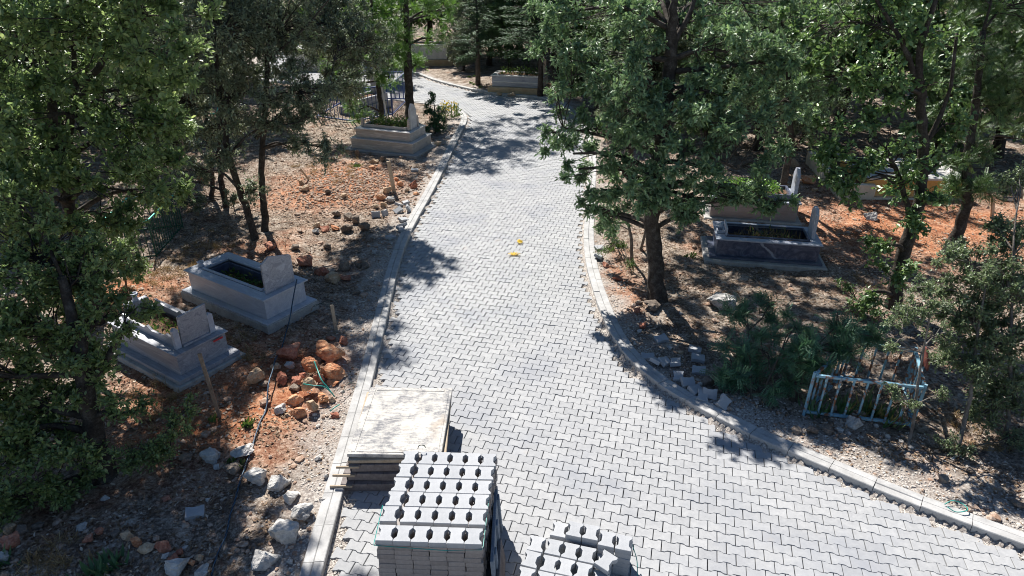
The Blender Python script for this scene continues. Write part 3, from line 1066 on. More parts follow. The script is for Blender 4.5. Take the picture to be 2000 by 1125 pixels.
# loose blocks: (px, py, z, rx, ry, rz deg, label)
LOOSE = [
    (381, 1003, 0.05, 4, 6, 20, 'lone blue-grey paving block on brown soil between two rows of stones'),
    (734, 421, 0.06, 75, 0, 8, 'pale paving block on edge, left one below the grave marker stake'),
    (752, 419, 0.05, 70, 10, 70, 'small pale paving block beside the upright one near the stake'),
    (778, 414, 0.07, 20, -25, 30, 'paving block tilted in the small heap by the left kerb, front left'),
    (798, 411, 0.08, 60, 5, 95, 'paving block on end in the small heap touching the left kerb'),
    (780, 402, 0.07, 10, 25, 65, 'paving block lying across the back of the small heap by the kerb'),
    (793, 397, 0.06, -12, 8, 110, 'rearmost pale block of the small heap by the left kerb'),
    (788, 431, 0.05, 8, 10, 40, 'half-shaded block lying below the small heap by the left kerb'),
    (786, 442, 0.05, -20, 14, 75, 'shaded block against the left kerb, second of three going down'),
    (783, 450, 0.07, 15, -10, 120, 'lowest shaded block propped on the left kerb'),
    (763, 465, 0.05, 5, 10, 60, 'single block in the shade among rocks left of the kerb'),
    (810, 333, 0.06, 6, 4, 4, 'blue-grey block in the shade below the two-tier grave'),
    (1291, 665, 0.06, 12, -10, 15, 'rearmost blue block of the scattered heap beyond the right kerb'),
    (1357, 684, 0.06, -6, 10, -20, 'upper of the three blue blocks right of the scattered heap'),
    (1363, 702, 0.06, 5, 6, -12, 'middle of the three blue blocks right of the scattered heap'),
    (1365, 725, 0.06, 14, -6, -18, 'dappled blue block, lowest of the three right of the scattered heap'),
    (1319, 711, 0.08, -14, 8, 75, 'blue block leaning in the middle of the scattered heap'),
    (1298, 711, 0.07, 20, 16, 40, 'sunlit-topped block left in the scattered heap behind the kerb'),
    (1325, 737, 0.09, -5, -6, 80, 'largest-looking block in front of the scattered heap'),
    (1343, 751, 0.06, 28, 8, 10, 'block on its side just behind the right kerb under the heap'),
    (1265, 699, 0.05, 4, -4, -8, 'flat shaded block lying close behind the right kerb at the heap\'s left'),
    (1282, 710, 0.05, 10, 26, 55, 'tilted block touching the right kerb at the heap\'s left end'),
    (1385, 775, 0.12, 52, 6, -6, 'pale block standing steeply against the back of the right kerb'),
    (1412, 793, 0.09, 40, -20, 50, 'block tipped on its edge on the kerb, last one to the right'),
    (1359, 765, 0.05, 14, 10, 30, 'broken-looking block half sunk behind the kerb beside the steep block'),
    (1372, 778, 0.05, 10, -14, 70, 'low block tucked at the foot of the steep pale block'),
    (1169, 504, 0.05, 20, 18, 70, 'dark block leaning on the outer side of the right kerb'),
    (1171, 486, 0.05, 8, 4, 20, 'pale block lying just above the dark one by the right kerb'),
]
for (px, py, z, a, b_, c_, lb) in LOOSE:
    g = G(px, py, 0.06)
    zz = max(gz1(g[0], g[1]), -0.0)
    if 1230 < px < 1420:
        zz += 0.0
    ext = abs(math.sin(R(a))) * 0.06 + abs(math.sin(R(b_))) * 0.08
    block((g[0], g[1], zz + 0.022 + ext * 0.75), (R(a), R(b_), R(c_)), lb, 'loose paving blocks lying off the path', BLOCKL)

# ---------------------------------------------------------------- board pile beside the stack
PB = np.array([-1.36, 6.87])


def pile_board(label, dx, dy, z, rz, t, deck=False, tilt=(0, 0), mt='board', sx=1.12, sy=1.36):
    t_ = thing('pallet_board', label, 'board', (PB[0] + dx, PB[1] + dy, z), R(rz), 'pile of block-making boards')
    t_.rotation_euler = (R(tilt[0]), R(tilt[1]), R(rz))
    m_ = MB()
    if deck:
        k = 7
        for q in range(k):
            m_.box((-sx / 2 + (q + 0.5) * sx / k, 0, t - 0.014), (sx / k - 0.004, sy, 0.026), bev=0.003)
        m_.obj('deck', M[mt], t_)
        for e in (-1, 1):
            q = MB()
            q.box((0.0, e * (sy / 2 - 0.035), (t - 0.028) / 2 - 0.001), (sx - 0.1, 0.05, t - 0.03), bev=0.004)
            q.obj('side_rail', M['wood_side'], t_)
            q = MB()
            q.box((e * (sx / 2 - 0.04), 0, (t - 0.028) / 2 - 0.001), (0.05, sy - 0.125, t - 0.03), bev=0.004)
            q.obj('side_rail', M['wood_side'], t_)
            q = MB()
            q.box((e * (sx / 2 - 0.06) - 0.05 * (e < 0), -sy / 2 - 0.012, t - 0.022), (0.26, 0.02, 0.03), bev=0.003)
            q.obj('batten', M['wood_light'], t_)
    else:
        m_.box((0, 0, t / 2), (sx, sy, t), bev=0.006)
        m_.obj('sheet', M[mt], t_)
        for e, (wx, wy, xx, yy) in enumerate([(0.045, sy - 0.1, -sx / 2 + 0.06, 0), (0.045, sy - 0.1, sx / 2 - 0.06, 0), (sx - 0.2, 0.04, 0, -sy / 2 + 0.06), (sx - 0.2, 0.04, 0, sy / 2 - 0.06)]):
            q = MB()
            q.box((xx, yy, t + 0.003), (wx, wy, 0.006), bev=0.002)
            q.obj('edge_strip', M[mt], t_)
    return t_


pile_board('dark slatted board at the very bottom of the pile on the path', -0.1, -0.1, 0.0, 0.5, 0.115, True, mt='wood_side')
pile_board('slatted board second from the bottom of the pile', -0.05, -0.06, 0.118, -1.0, 0.115, True, mt='wood_side')
pile_board('slatted board in the middle of the pile with protruding battens', -0.02, -0.03, 0.236, 1.0, 0.115, True, mt='wood_side')
pile_board('thick board just under the white crusted top board', 0.0, -0.01, 0.356, 1.4, 0.05, False, mt='wood_light', sx=1.14)
pile_board('top board of the pile, white and crusted with cement', 0.0, 0.0, 0.412, -1.2, 0.05, False, (0.0, 0.0), 'board', 1.1, 1.34)

# ---------------------------------------------------------------- graves


def part(mb, name, mat, parent, label=None, **k):
    return mb.obj(name, M[mat], parent, label=label, **k)


def foliage_part(name, parent, area, n, L, Wd, kind, mat, z0, h, up=0.6, seed=0):
    m_ = MB()
    x0, x1, y0, y1 = area
    P = np.c_[rng.uniform(x0, x1, n), rng.uniform(y0, y1, n), z0 + h * rng.random(n) ** 1.3]
    D = unit(rng.normal(size=(n, 3)) * 0.7 + np.array((0, 0, up)))
    leaves(m_, P, D, unit(rng.normal(size=(n, 3)) + np.array((0, 0, 0.8))), L * rng.uniform(0.6, 1.3, n), Wd * rng.uniform(0.6, 1.3, n), kind, np.clip(rng.normal(0.5, 0.25, n), 0, 1))
    return m_.obj(name, M[mat], parent, kind='stuff')


def soil_part(parent, x0, x1, y0, y1, z):
    n = 22
    xs_ = np.linspace(x0, x1, n)
    ys_ = np.linspace(y0, y1, 12)
    X_, Y_ = np.meshgrid(xs_, ys_)
    Z_ = z + rng.normal(0, 0.012, X_.shape) + 0.03 * np.sin((X_ - x0) / (x1 - x0) * 3.14) * np.sin((Y_ - y0) / (y1 - y0) * 3.14)
    ii = np.arange(n * 12).reshape(12, n)
    m_ = MB()
    m_.add(np.c_[X_.ravel(), Y_.ravel(), Z_.ravel()], np.stack([ii[:-1, :-1], ii[:-1, 1:], ii[1:, 1:], ii[1:, :-1]], -1).reshape(-1, 4))
    return m_.obj('soil', M['soil'], parent, smooth=True)


def lathe(m_, prof, c, sides=14):
    k = np.arange(sides)
    a = k / sides * 2 * math.pi
    V = []
    for r, z in prof:
        V.append(np.c_[c[0] + np.cos(a) * r, c[1] + np.sin(a) * r, np.full(sides, c[2] + z)])
    F = [np.c_[i * sides + k, i * sides + (k + 1) % sides, (i + 1) * sides + (k + 1) % sides, (i + 1) * sides + k] for i in range(len(prof) - 1)]
    F += [k[::-1][None], ((len(prof) - 1) * sides + k)[None]]
    m_.add(np.concatenate(V), F)


# grave A: large pale blue marble grave with a pointed headstone
gA = thing('grave', 'large blue-grey marble grave with plain pointed headstone, rope over its end', 'grave', (-4.66, 10.7, 0.0), R(-33.0))
L2, W2 = 1.17, 0.56
m_ = MB().box((0, 0, 0.075), (2 * L2, 2 * W2 - 0.02, 0.24), bev=0.01)
part(m_, 'base_slab', 'base', gA)
m_ = MB().box((0.0, 0, 0.208), (2 * L2 - 0.03, 2 * W2 - 0.05, 0.024), bev=0.003)
part(m_, 'paving_slab', 'marble_a', gA)
m_ = MB().ring(-1.02, 1.02, -0.42, 0.42, 0.05, 0.222, 0.585)
part(m_, 'body', 'marble_a', gA)
m_ = MB().ring(-1.07, 1.07, -0.47, 0.47, 0.2, 0.587, 0.612, wx=0.28)
part(m_, 'coping', 'marble_a', gA)
m_ = MB().ring(-0.79, 0.79, -0.27, 0.27, 0.035, 0.614, 0.652)
part(m_, 'inner_kerb', 'marble_top', gA)
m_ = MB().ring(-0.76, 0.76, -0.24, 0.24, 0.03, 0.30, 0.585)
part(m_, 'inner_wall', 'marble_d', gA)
soil_part(gA, -0.73, 0.73, -0.21, 0.21, 0.36)
foliage_part('plant_cover', gA, (-0.65, 0.3, -0.18, 0.18), 260, 0.07, 0.03, 'oval', 'weed', 0.36, 0.16)
m_ = MB().prism([(-0.3, 0), (0.3, 0), (0.3, 0.48), (0.27, 0.51), (-0.14, 0.62), (-0.3, 0.53)], 0.91, 0.945, axis='x', bev=0.003)
m_.V[-1][:, 2] += 0.614
part(m_, 'headstone', 'marble_b', gA)
m_ = MB()
lathe(m_, [(0.055, 0), (0.05, 0.02), (0.042, 0.035), (0.055, 0.07), (0.062, 0.09), (0.05, 0.095), (0.044, 0.06), (0.03, 0.05)], (-0.93, -0.2, 0.614))
part(m_, 'water_cup', 'marble_top', gA)

# grave B: striped grave with two pillars
gB = thing('grave', 'striped grey marble grave, tilted headstone between two pillars, half hidden by bush', 'grave', (-5.26, 9.0, 0.0), R(-33.5))
m_ = MB().box((0, 0, 0.05), (2.02, 1.14, 0.17), bev=0.012)
part(m_, 'base_slab', 'base', gB)
m_ = MB().box((0, 0, 0.17), (1.92, 1.02, 0.065), bev=0.004)
part(m_, 'step', 'marble_b', gB)
m_ = MB().ring(-0.85, 0.85, -0.4, 0.4, 0.05, 0.205, 0.535)
part(m_, 'body', 'marble_b', gB)
m_ = MB().ring(-0.885, 0.885, -0.435, 0.435, 0.17, 0.537, 0.562, wx=0.2)
part(m_, 'coping', 'marble_b', gB)
for sy in (-1, 1):
    m_ = MB()
    m_.prism([(-0.68, 0), (0.66, 0), (0.66, 0.10), (0.5, 0.17), (0.38, 0.10), (0.1, 0.09), (0.0, 0.15), (-0.1, 0.09), (-0.45, 0.10), (-0.68, 0.16)], -0.017, 0.017)
    Vv = m_.V[-1]
    m_.V[-1] = np.c_[Vv[:, 0], Vv[:, 2] + sy * 0.27, Vv[:, 1] + 0.564]
    part(m_, 'side_panel', 'marble_b', gB)
soil_part(gB, -0.68, 0.68, -0.25, 0.25, 0.5)
foliage_part('plant_cover', gB, (-0.5, 0.5, -0.2, 0.2), 120, 0.07, 0.035, 'oval', 'weed', 0.5, 0.1)
m_ = MB().prism([(-0.22, 0), (0.22, 0), (0.22, 0.5), (-0.22, 0.47)], 0.0, 0.035, axis='x', bev=0.003)
hs = part(m_, 'headstone', 'marble_b', gB)
hs.location = (0.72, 0, 0.60)
hs.rotation_euler = (0, R(6), 0)
m_ = MB().box((0.735, 0, 0.582), (0.1, 0.44, 0.037), bev=0.003)
part(m_, 'headstone_foot', 'marble_b', gB)
for sy in (-1, 1):
    m_ = MB().prism([(-0.045, 0), (0.045, 0), (0.045, 0.3), (0, 0.33), (-0.045, 0.3)], 0.7, 0.76, axis='x', bev=0.003)
    m_.V[-1][:, 2] += 0.564
    m_.V[-1][:, 1] += sy * 0.278
    part(m_, 'pillar', 'marble_a', gB)
m_ = MB().box((0.889, -0.3 + 0.55, 0.5), (0.004, 0.16, 0.03))
part(m_, 'sticker', 'red_sticker', gB)
m_ = MB().box((-0.74, 0, 0.68), (0.1, 0.36, 0.23), bev=0.01)
part(m_, 'footstone', 'marble_b', gB)
m_ = MB()
lathe(m_, [(0.05, 0), (0.04, 0.03), (0.035, 0.07), (0.055, 0.09), (0.055, 0.12), (0.04, 0.12), (0.03, 0.1)], (-0.74, 0, 0.796))
part(m_, 'cup', 'marble_a', gB)

# grave C: two tiers
gC = thing('grave', 'two-tier brown-veined marble grave with narrow tall headstone beside the kerb', 'grave', (-3.74, 20.98, 0.0), R(-19.5))
m_ = MB().box((0, 0, 0.02), (2.5, 1.62, 0.14), bev=0.015)
part(m_, 'base_slab', 'base', gC)
m_ = MB().ring(-1.04, 1.04, -0.64, 0.64, 0.22, 0.092, 0.385)
part(m_, 'lower_tier', 'marble_c', gC)
m_ = MB().ring(-1.075, 1.075, -0.675, 0.675, 0.25, 0.387, 0.412)
part(m_, 'lower_ledge', 'marble_w', gC)
m_ = MB().ring(-0.92, 0.92, -0.52, 0.52, 0.05, 0.414, 0.665)
part(m_, 'upper_tier', 'marble_c', gC)
m_ = MB().ring(-0.95, 0.95, -0.55, 0.55, 0.2, 0.667, 0.692)
part(m_, 'coping', 'marble_w', gC)
m_ = MB().ring(-0.72, 0.72, -0.34, 0.34, 0.03, 0.694, 0.79)
part(m_, 'inner_kerb', 'marble_c', gC)
soil_part(gC, -0.69, 0.69, -0.31, 0.31, 0.7)
foliage_part('plant_cover', gC, (-0.6, 0.6, -0.28, 0.28), 700, 0.1, 0.03, 'oval', 'weed', 0.7, 0.28)
m_ = MB().prism([(-0.2, 0), (0.2, 0), (0.2, 0.55), (0.06, 0.72), (-0.06, 0.76), (-0.2, 0.6)], 0.75, 0.81, axis='x', bev=0.004)
m_.V[-1][:, 2] += 0.694
part(m_, 'headstone', 'marble_w', gC)
for sx_, sy, hh in ((0.78, -1, 0.28), (0.78, 1, 0.28), (-0.8, -1, 0.2), (-0.8, 1, 0.2)):
    m_ = MB().box((sx_, sy * 0.27, 0.694 + hh / 2), (0.08, 0.08, hh), bev=0.006)
    lathe(m_, [(0.03, 0), (0.045, 0.03), (0.03, 0.065), (0.01, 0.08)], (sx_, sy * 0.27, 0.694 + hh), 10)
    part(m_, 'corner_post', 'marble_c', gC)

# grave D: dark blue marble
gD = thing('grave', 'dark blue-grey marble grave in tree shade, slim upright headstone at its right end', 'grave', (5.15, 12.86, 0.0), R(-10.5))
m_ = MB().box((-0.03, 0, 0.03), (2.34, 1.3, 0.13), bev=0.02)
part(m_, 'base_slab', 'base', gD)
m_ = MB().box((-0.02, 0, 0.118), (2.15, 1.1, 0.044), bev=0.005)
part(m_, 'step', 'marble_d', gD)
m_ = MB().ring(-0.97, 0.97, -0.46, 0.46, 0.05, 0.142, 0.475)
part(m_, 'body', 'marble_vein', gD)
m_ = MB().ring(-1.01, 1.01, -0.5, 0.5, 0.16, 0.477, 0.505, wx=0.2)
part(m_, 'coping', 'marble_top', gD)
m_ = MB().ring(-0.79, 0.79, -0.33, 0.33, 0.03, 0.507, 0.54)
part(m_, 'inner_kerb', 'marble_d', gD)
soil_part(gD, -0.76, 0.76, -0.3, 0.3, 0.33)
foliage_part('plant_cover', gD, (-0.6, 0.7, -0.25, 0.25), 260, 0.14, 0.012, 'blade', 'straw', 0.33, 0.14, 1.2)
foliage_part('weed_cover', gD, (-0.3, 0.5, -0.25, 0.25), 110, 0.08, 0.02, 'oval', 'weed', 0.34, 0.18, 1.0)
m_ = MB().prism([(-0.2, 0), (0.2, 0), (0.2, 0.5), (0.1, 0.6), (-0.1, 0.6), (-0.2, 0.5)], 0.84, 0.9, axis='x', bev=0.004)
m_.V[-1][:, 2] += 0.507
part(m_, 'headstone', 'marble_top', gD)
m_ = MB().ring(-0.98, -0.82, -0.2, 0.06, 0.03, 0.507, 0.56)
part(m_, 'water_trough', 'marble_top', gD)
m_ = MB().box((-0.8, -0.07, 0.59), (0.03, 0.5, 0.165), bev=0.006)
part(m_, 'footstone', 'marble_top', gD)

# grave E: behind D with green plants
gE = thing('grave', 'brown-striped marble grave topped with green plants, behind the dark blue grave', 'grave', (5.62, 15.2, 0.0), R(-11))
m_ = MB().box((0, 0, 0.02), (2.15, 1.2, 0.12), bev=0.02)
part(m_, 'base_slab', 'base', gE)
m_ = MB().ring(-0.95, 0.95, -0.5, 0.5, 0.06, 0.082, 0.5)
part(m_, 'body', 'marble_pink', gE)
m_ = MB().ring(-1.0, 1.0, -0.55, 0.55, 0.2, 0.502, 0.535)
part(m_, 'coping', 'marble_top', gE)
m_ = MB().ring(-0.8, 0.8, -0.36, 0.36, 0.05, 0.537, 0.66)
part(m_, 'inner_kerb', 'marble_d', gE)
soil_part(gE, -0.75, 0.75, -0.31, 0.31, 0.58)
foliage_part('plant_cover', gE, (-0.75, 0.55, -0.32, 0.32), 1500, 0.05, 0.045, 'oval', 'leaf_fine', 0.56, 0.26)
m_ = MB().prism([(-0.22, 0), (0.22, 0), (0.22, 0.5), (0.1, 0.64), (0, 0.68), (-0.1, 0.64), (-0.22, 0.5)], 0.86, 0.93, axis='x', bev=0.004)
m_.V[-1][:, 2] += 0.537
part(m_, 'headstone', 'marble_top', gE)

# graves at the back
gF = thing('grave', 'white ribbed marble grave on a tan plinth under the large cedar', 'grave', (0.35, 29.85, 0.0), R(-13))
m_ = MB().box((0, 0, 0.13), (2.5, 1.35, 0.34), bev=0.02)
part(m_, 'plinth', 'tan', gF)
m_ = MB().ring(-1.1, 1.1, -0.52, 0.52, 0.06, 0.302, 0.72)
part(m_, 'body', 'marble_b', gF)
m_ = MB().ring(-1.15, 1.15, -0.57, 0.57, 0.22, 0.722, 0.765)
part(m_, 'coping', 'marble_w', gF)
m_ = MB().box((0, -0.535, 0.5), (2.1, 0.02, 0.05), bev=0.005)
part(m_, 'moulding', 'marble_w', gF)
soil_part(gF, -0.9, 0.9, -0.34, 0.34, 0.74)
foliage_part('plant_cover', gF, (-0.85, 0.8, -0.3, 0.3), 250, 0.12, 0.04, 'oval', 'weed', 0.74, 0.25)
m_ = MB().prism([(-0.3, 0), (0.3, 0), (0.3, 0.6), (0, 0.75), (-0.3, 0.6)], 0.98, 1.05, axis='x')
m_.V[-1][:, 2] += 0.767
part(m_, 'headstone', 'marble_w', gF)

gG = thing('grave', 'white marble grave with upright grooves on an orange-tan plinth, top of the photo', 'grave', (-4.45, 37.1, 0.0), R(3))
m_ = MB().box((0, 0, 0.13), (2.7, 1.5, 0.42), bev=0.02)
part(m_, 'plinth', 'tan', gG)
m_ = MB().ring(-1.08, 1.08, -0.56, 0.56, 0.06, 0.342, 1.02)
part(m_, 'body', 'marble_w', gG)
m_ = MB().ring(-1.13, 1.13, -0.61, 0.61, 0.22, 1.022, 1.08)
part(m_, 'coping', 'marble_w', gG)
soil_part(gG, -0.9, 0.9, -0.38, 0.38, 1.05)
m_ = MB().prism([(-0.3, 0), (0.3, 0), (0.3, 0.7), (0, 0.9), (-0.3, 0.7)], -1.0, -0.92, axis='x')
m_.V[-1][:, 2] += 1.083
part(m_, 'headstone', 'marble_w', gG)

gK = thing('grave', 'bright white marble grave glimpsed through the upper left branches', 'grave', (-9.9, 36.0, 0.0), R(-8))
m_ = MB().box((0, 0, 0.15), (2.8, 1.6, 0.4), bev=0.02)
part(m_, 'plinth', 'marble_w', gK)
m_ = MB().box((0, 0, 0.65), (2.3, 1.1, 0.596), bev=0.02)
part(m_, 'body', 'marble_w', gK)
m_ = MB().box((0, 0, 0.976), (2.45, 1.25, 0.05), bev=0.02)
part(m_, 'top_slab', 'marble_w', gK)
m_ = MB().prism([(-0.5, 0), (0.5, 0), (0.5, 1.1), (0, 1.4), (-0.5, 1.1)], 0.98, 1.06, axis='x')
m_.V[-1][:, 2] += 1.003
part(m_, 'headstone', 'marble_w', gK)

gJ = thing('grave', 'grey grave with tilted dark headstone inside the dark blue railing', 'grave', (-5.55, 26.2, 0.0), R(60))
m_ = MB().box((0, 0, 0.14), (1.9, 0.95, 0.36), bev=0.015)
part(m_, 'base_slab', 'base', gJ)
m_ = MB().ring(-0.85, 0.85, -0.4, 0.4, 0.1, 0.322, 0.6)
part(m_, 'body', 'marble_b', gJ)
soil_part(gJ, -0.75, 0.75, -0.3, 0.3, 0.5)
m_ = MB().prism([(-0.33, 0), (0.33, 0), (0.33, 0.75), (0, 0.9), (-0.33, 0.75)], 0.75, 0.83, axis='x')
m_.V[-1][:, 2] += 0.602
part(m_, 'headstone', 'marble_b', gJ)

# orange and cream grave on the right
gH = thing('grave', 'long grave with orange painted sides and white slabs on top, behind the right trees', 'grave', (10.1, 17.15, 0.0), R(-3))
m_ = MB().box((0, 0, 0.0), (2.7, 2.0, 0.14), bev=0.02)
part(m_, 'base_slab', 'cream', gH)
m_ = MB().ring(-1.22, 1.22, -0.86, 0.86, 0.2, 0.072, 0.5)
part(m_, 'body', 'orange_paint', gH)
for xx in (-0.62, 0.62):
    m_ = MB().box((xx, 0, 0.53), (1.22, 1.8, 0.055), bev=0.008)
    part(m_, 'top_slab', 'marble_w', gH)
m_ = MB().box((-0.75, 0.3, 0.61), (0.6, 0.25, 0.1), bev=0.02)
part(m_, 'flower_box', 'marble_w', gH)
foliage_part('plant_cover', gH, (0.0, 0.6, 0.0, 0.5), 130, 0.12, 0.04, 'oval', 'weed', 0.56, 0.3)
gH2 = thing('grave', 'low cream rendered grave edging left of the orange grave', 'grave', (8.75, 17.7, 0.0), R(84))
m_ = MB().ring(-1.5, 1.5, -0.42, 0.42, 0.16, -0.06, 0.4)
part(m_, 'wall', 'cream', gH2)
soil_part(gH2, -1.34, 1.34, -0.27, 0.27, 0.3)
gI = thing('grave', 'low cream grave slab at the right edge of the photo with a bluish tablet', 'grave', (13.2, 15.8, 0.0), R(70))
m_ = MB().box((0, 0, 0.1), (2.0, 1.0, 0.3), bev=0.02)
part(m_, 'slab', 'cream', gI)
m_ = MB().box((0.5, 0.1, 0.33), (0.5, 0.35, 0.15), bev=0.01)
part(m_, 'tablet', 'marble_top', gI)

# ---------------------------------------------------------------- railings


def railing(name, label, corners, h, mat, spacing=0.14, r=0.009, rail=0.016, lean=(0, 0), z0=0.06, closed=True, topmat=None, group=None, legs=True, cat='railing'):
    cs = [np.array(c, dtype=float) for c in corners]
    t_ = thing(name, label, cat, (cs[0][0], cs[0][1], 0), 0, group)
    n = len(cs)
    for i in range(n if closed else n - 1):
        a = cs[i] - cs[0]
        b = cs[(i + 1) % n] - cs[0]
        ln = np.linalg.norm(b - a)
        for z in (h, z0 + 0.04):
            m_ = MB()
            l_ = np.array(lean) * z
            d = (b - a) / ln
            mid = (a + b) / 2 + l_
            m_.box((mid[0], mid[1], z), (ln - 2 * rail, rail * 1.8, rail * 1.6), rz=math.atan2(d[1], d[0]), bev=0.003)
            part(m_, 'rail', topmat if (topmat and z == h) else mat, t_)
        k = max(1, int(round(ln / spacing)))
        for q in range(1, k):
            p = a + (b - a) * q / k
            m_ = MB().tube([(p[0] + lean[0] * z0, p[1] + lean[1] * z0, z0), (p[0] + lean[0] * (h - rail), p[1] + lean[1] * (h - rail), h - rail * 0.9)], r, 6)
            part(m_, 'bar', mat, t_)
    for c in cs:
        a = c - cs[0]
        m_ = MB().tube([(a[0], a[1], -0.1), (a[0] + lean[0] * (h + 0.05), a[1] + lean[1] * (h + 0.05), h + 0.05)], rail * 1.1, 4)
        part(m_, 'post', mat, t_)
    return t_


railing('grave_railing', 'rusty light blue iron grave enclosure under acacia leaves, iris inside', [(3.97, 7.5), (5.28, 7.22), (5.62, 8.1), (4.86, 8.35)], 0.69, 'blue_iron', 0.165, 0.015, 0.022, (0.02, -0.01))
m_ = MB().box((0, 0, 0.35), (0.32, 0.02, 0.22), bev=0.003)
t_ = thing('sign_plate', 'small red-brown metal plate with blue edge standing at the blue enclosure corner', 'plate', (5.75, 8.0, 0.28), R(75))
part(m_, 'plate', 'red_iron', t_)
m_ = MB().box((0.175, 0, 0.35), (0.03, 0.03, 0.3), bev=0.003)
part(m_, 'edge', 'blue_iron', t_)
m_ = MB().tube([(0, 0, -0.4), (0, 0, 0.24)], 0.015, 6)
part(m_, 'post', 'blue_iron', t_)
railing('grave_railing', 'dark green iron grave railing beside the big left bush', [(-7.22, 12.65), (-8.05, 12.3), (-8.3, 14.0), (-7.4, 14.3)], 0.85, 'green_iron', 0.12, 0.009, 0.016, (0.0, 0.0), topmat='teal_iron')  # bright top rail colour stands in for sun on the green paint
railing('grave_railing', 'turquoise topped railing glimpsed through the upper left leaves', [(-11.2, 21.0), (-9.3, 21.6), (-9.9, 23.6), (-11.8, 23.0)], 0.95, 'green_iron', 0.16, 0.01, 0.02, topmat='teal_iron')
railing('grave_railing', 'dark blue iron railing around the shaded grave by the two trunks', [(-5.6, 24.2), (-4.4, 25.3), (-4.2, 28.0), (-6.6, 28.2), (-7.1, 25.0)], 1.15, 'dark_blue_iron', 0.17, 0.012, 0.025)
m_ = MB().tube([(-4.55, 25.0, -0.1), (-4.75, 25.1, 2.0)], 0.03, 8)
m_.obj('pole', M['white_paint'], label='slim whitish pole leaning beside the two trunks in the railing', cat='pole')

# ---------------------------------------------------------------- stakes


def stake(px, py, h, lean, w, mat, label, rz=20, fork=False):
    g = G(px, py, 0.05)
    z = gz1(g[0], g[1])
    m_ = MB()
    m_.box((0, 0, (h - 0.15) / 2), (w, w * 0.55, h + 0.15), bev=0.004)
    o = m_.obj('wooden_stake', M[mat], label=label, cat='stake')
    Vm = o.data.vertices
    for q in Vm:
        if q.co.z > h * 0.8:
            q.co.z -= abs(q.co.x) * 0.5
        q.co.x += 0.006 * math.sin(q.co.z * 9)
    o.location = (g[0], g[1], z)
    o.rotation_euler = (R(lean[1]), R(lean[0]), R(rz))
    return o


stake(430, 815, 1.05, (-3, 2), 0.045, 'wood', 'tall thin dark wooden stake in front of the striped grave', 10)
stake(657, 645, 0.5, (-2, 1), 0.055, 'wood_light', 'short pale wooden stake with loose wire beside the large blue-grey grave', 30)
stake(770, 375, 0.82, (-6, -3), 0.1, 'wood_light', 'flat grey board stake leaning left in the sunny stone heap', 15)
stake(606, 361, 0.42, (-28, 6), 0.05, 'wood_light', 'short orange-brown stick leaning left on the sunlit red slope', 15)
stake(1938, 425, 0.7, (-24, 6), 0.07, 'wood_light', 'leaning brown stick right of the orange grave', 15)
stake(377, 383, 1.7, (1.5, 1), 0.03, 'wood', 'very thin tall stick rising among the left trunks', 15)

# wire loop on the short stake
g = G(657, 645, 0.05)
a = np.linspace(0, 5.2, 26)
m_ = MB().tube(np.c_[g[0] - 0.13 + np.cos(a) * 0.2, g[1] + 0.03 + np.sin(a) * 0.07, 0.52 + 0.05 * np.sin(a * 1.7)], 0.004, 5)
m_.obj('wire_loop', M['wire'], label='thin wire loop hanging on the short pale stake', cat='wire')

# ---------------------------------------------------------------- rope, straps
rp = [(*G(580, 548, 0.63)[:2], 0.65), (*G(573, 585, 0.62)[:2], 0.645), (*G(566, 622, 0.42)[:2], 0.42), (*G(557, 655, 0.14)[:2], 0.14)]
for px, py in ((548, 686), (541, 715), (536, 742), (528, 770), (520, 800), (507, 830), (494, 862), (485, 890), (475, 915), (466, 945), (458, 975), (449, 1005), (441, 1035), (428, 1065), (417, 1095), (408, 1130), (395, 1180)):
    q = G(px, py, 0.09)
    extra = 0.13 if 700 < py < 790 else 0.0
    rp.append((q[0], q[1], max(gz1(q[0], q[1]), 0) + 0.028 + extra))
m_ = MB().tube(spline(rp, 5), 0.0105, 7)
m_.obj('rope', M['rope'], label='long blue-black rope running from the large grave past the rocks', cat='rope', smooth=True)


def cable(pts, r, mat, label, name='strap', cat='strap'):
    P3 = []
    for px, py, z in pts:
        q = G(px, py, z)
        P3.append((q[0], q[1], z))
    MB().tube(spline(P3, 6), r, 6).obj(name, M[mat], label=label, cat=cat, smooth=True)


cable([(614, 706, 0.3), (620, 722, 0.34), (628, 742, 0.3), (640, 757, 0.22), (653, 774, 0.12)], 0.009, 'strap', 'green plastic strap draped down over the orange rock pile')
cable([(593, 750, 0.27), (612, 753, 0.3), (632, 755, 0.27), (648, 768, 0.16), (654, 775, 0.1)], 0.008, 'strap', 'second green strap lying level across the pale rocks of the pile')
cable([(645, 803, 0.1), (652, 797, 0.13), (663, 790, 0.1)], 0.008, 'strap', 'short teal strap end on the gravel beside the rock pile')
cable([(656, 776, 0.1), (668, 773, 0.11), (673, 757, 0.16), (684, 748, 0.16), (697, 750, 0.1)], 0.005, 'wire', 'thin dark wire curling on gravel between rock pile and kerb', 'wire', 'wire')
cable([(1845, 985, 0.1), (1860, 978, 0.13), (1880, 984, 0.1), (1890, 996, 0.12), (1868, 1000, 0.1), (1850, 990, 0.12)], 0.006, 'strap', 'thin green strap loop on the rubble at the lower right')
cable([(1231, 1050, 0.3), (1237, 1070, 0.22), (1244, 1095, 0.1), (1245, 1128, 0.02)], 0.005, 'strap', 'green packing strap curving down beside the low block stack')
cable([(816, 876, 0.88), (819, 870, 0.92), (828, 870, 0.92), (831, 874, 0.89)], 0.005, 'wire', 'short bent wire sticking up at the back of the tall stack', 'wire', 'wire')

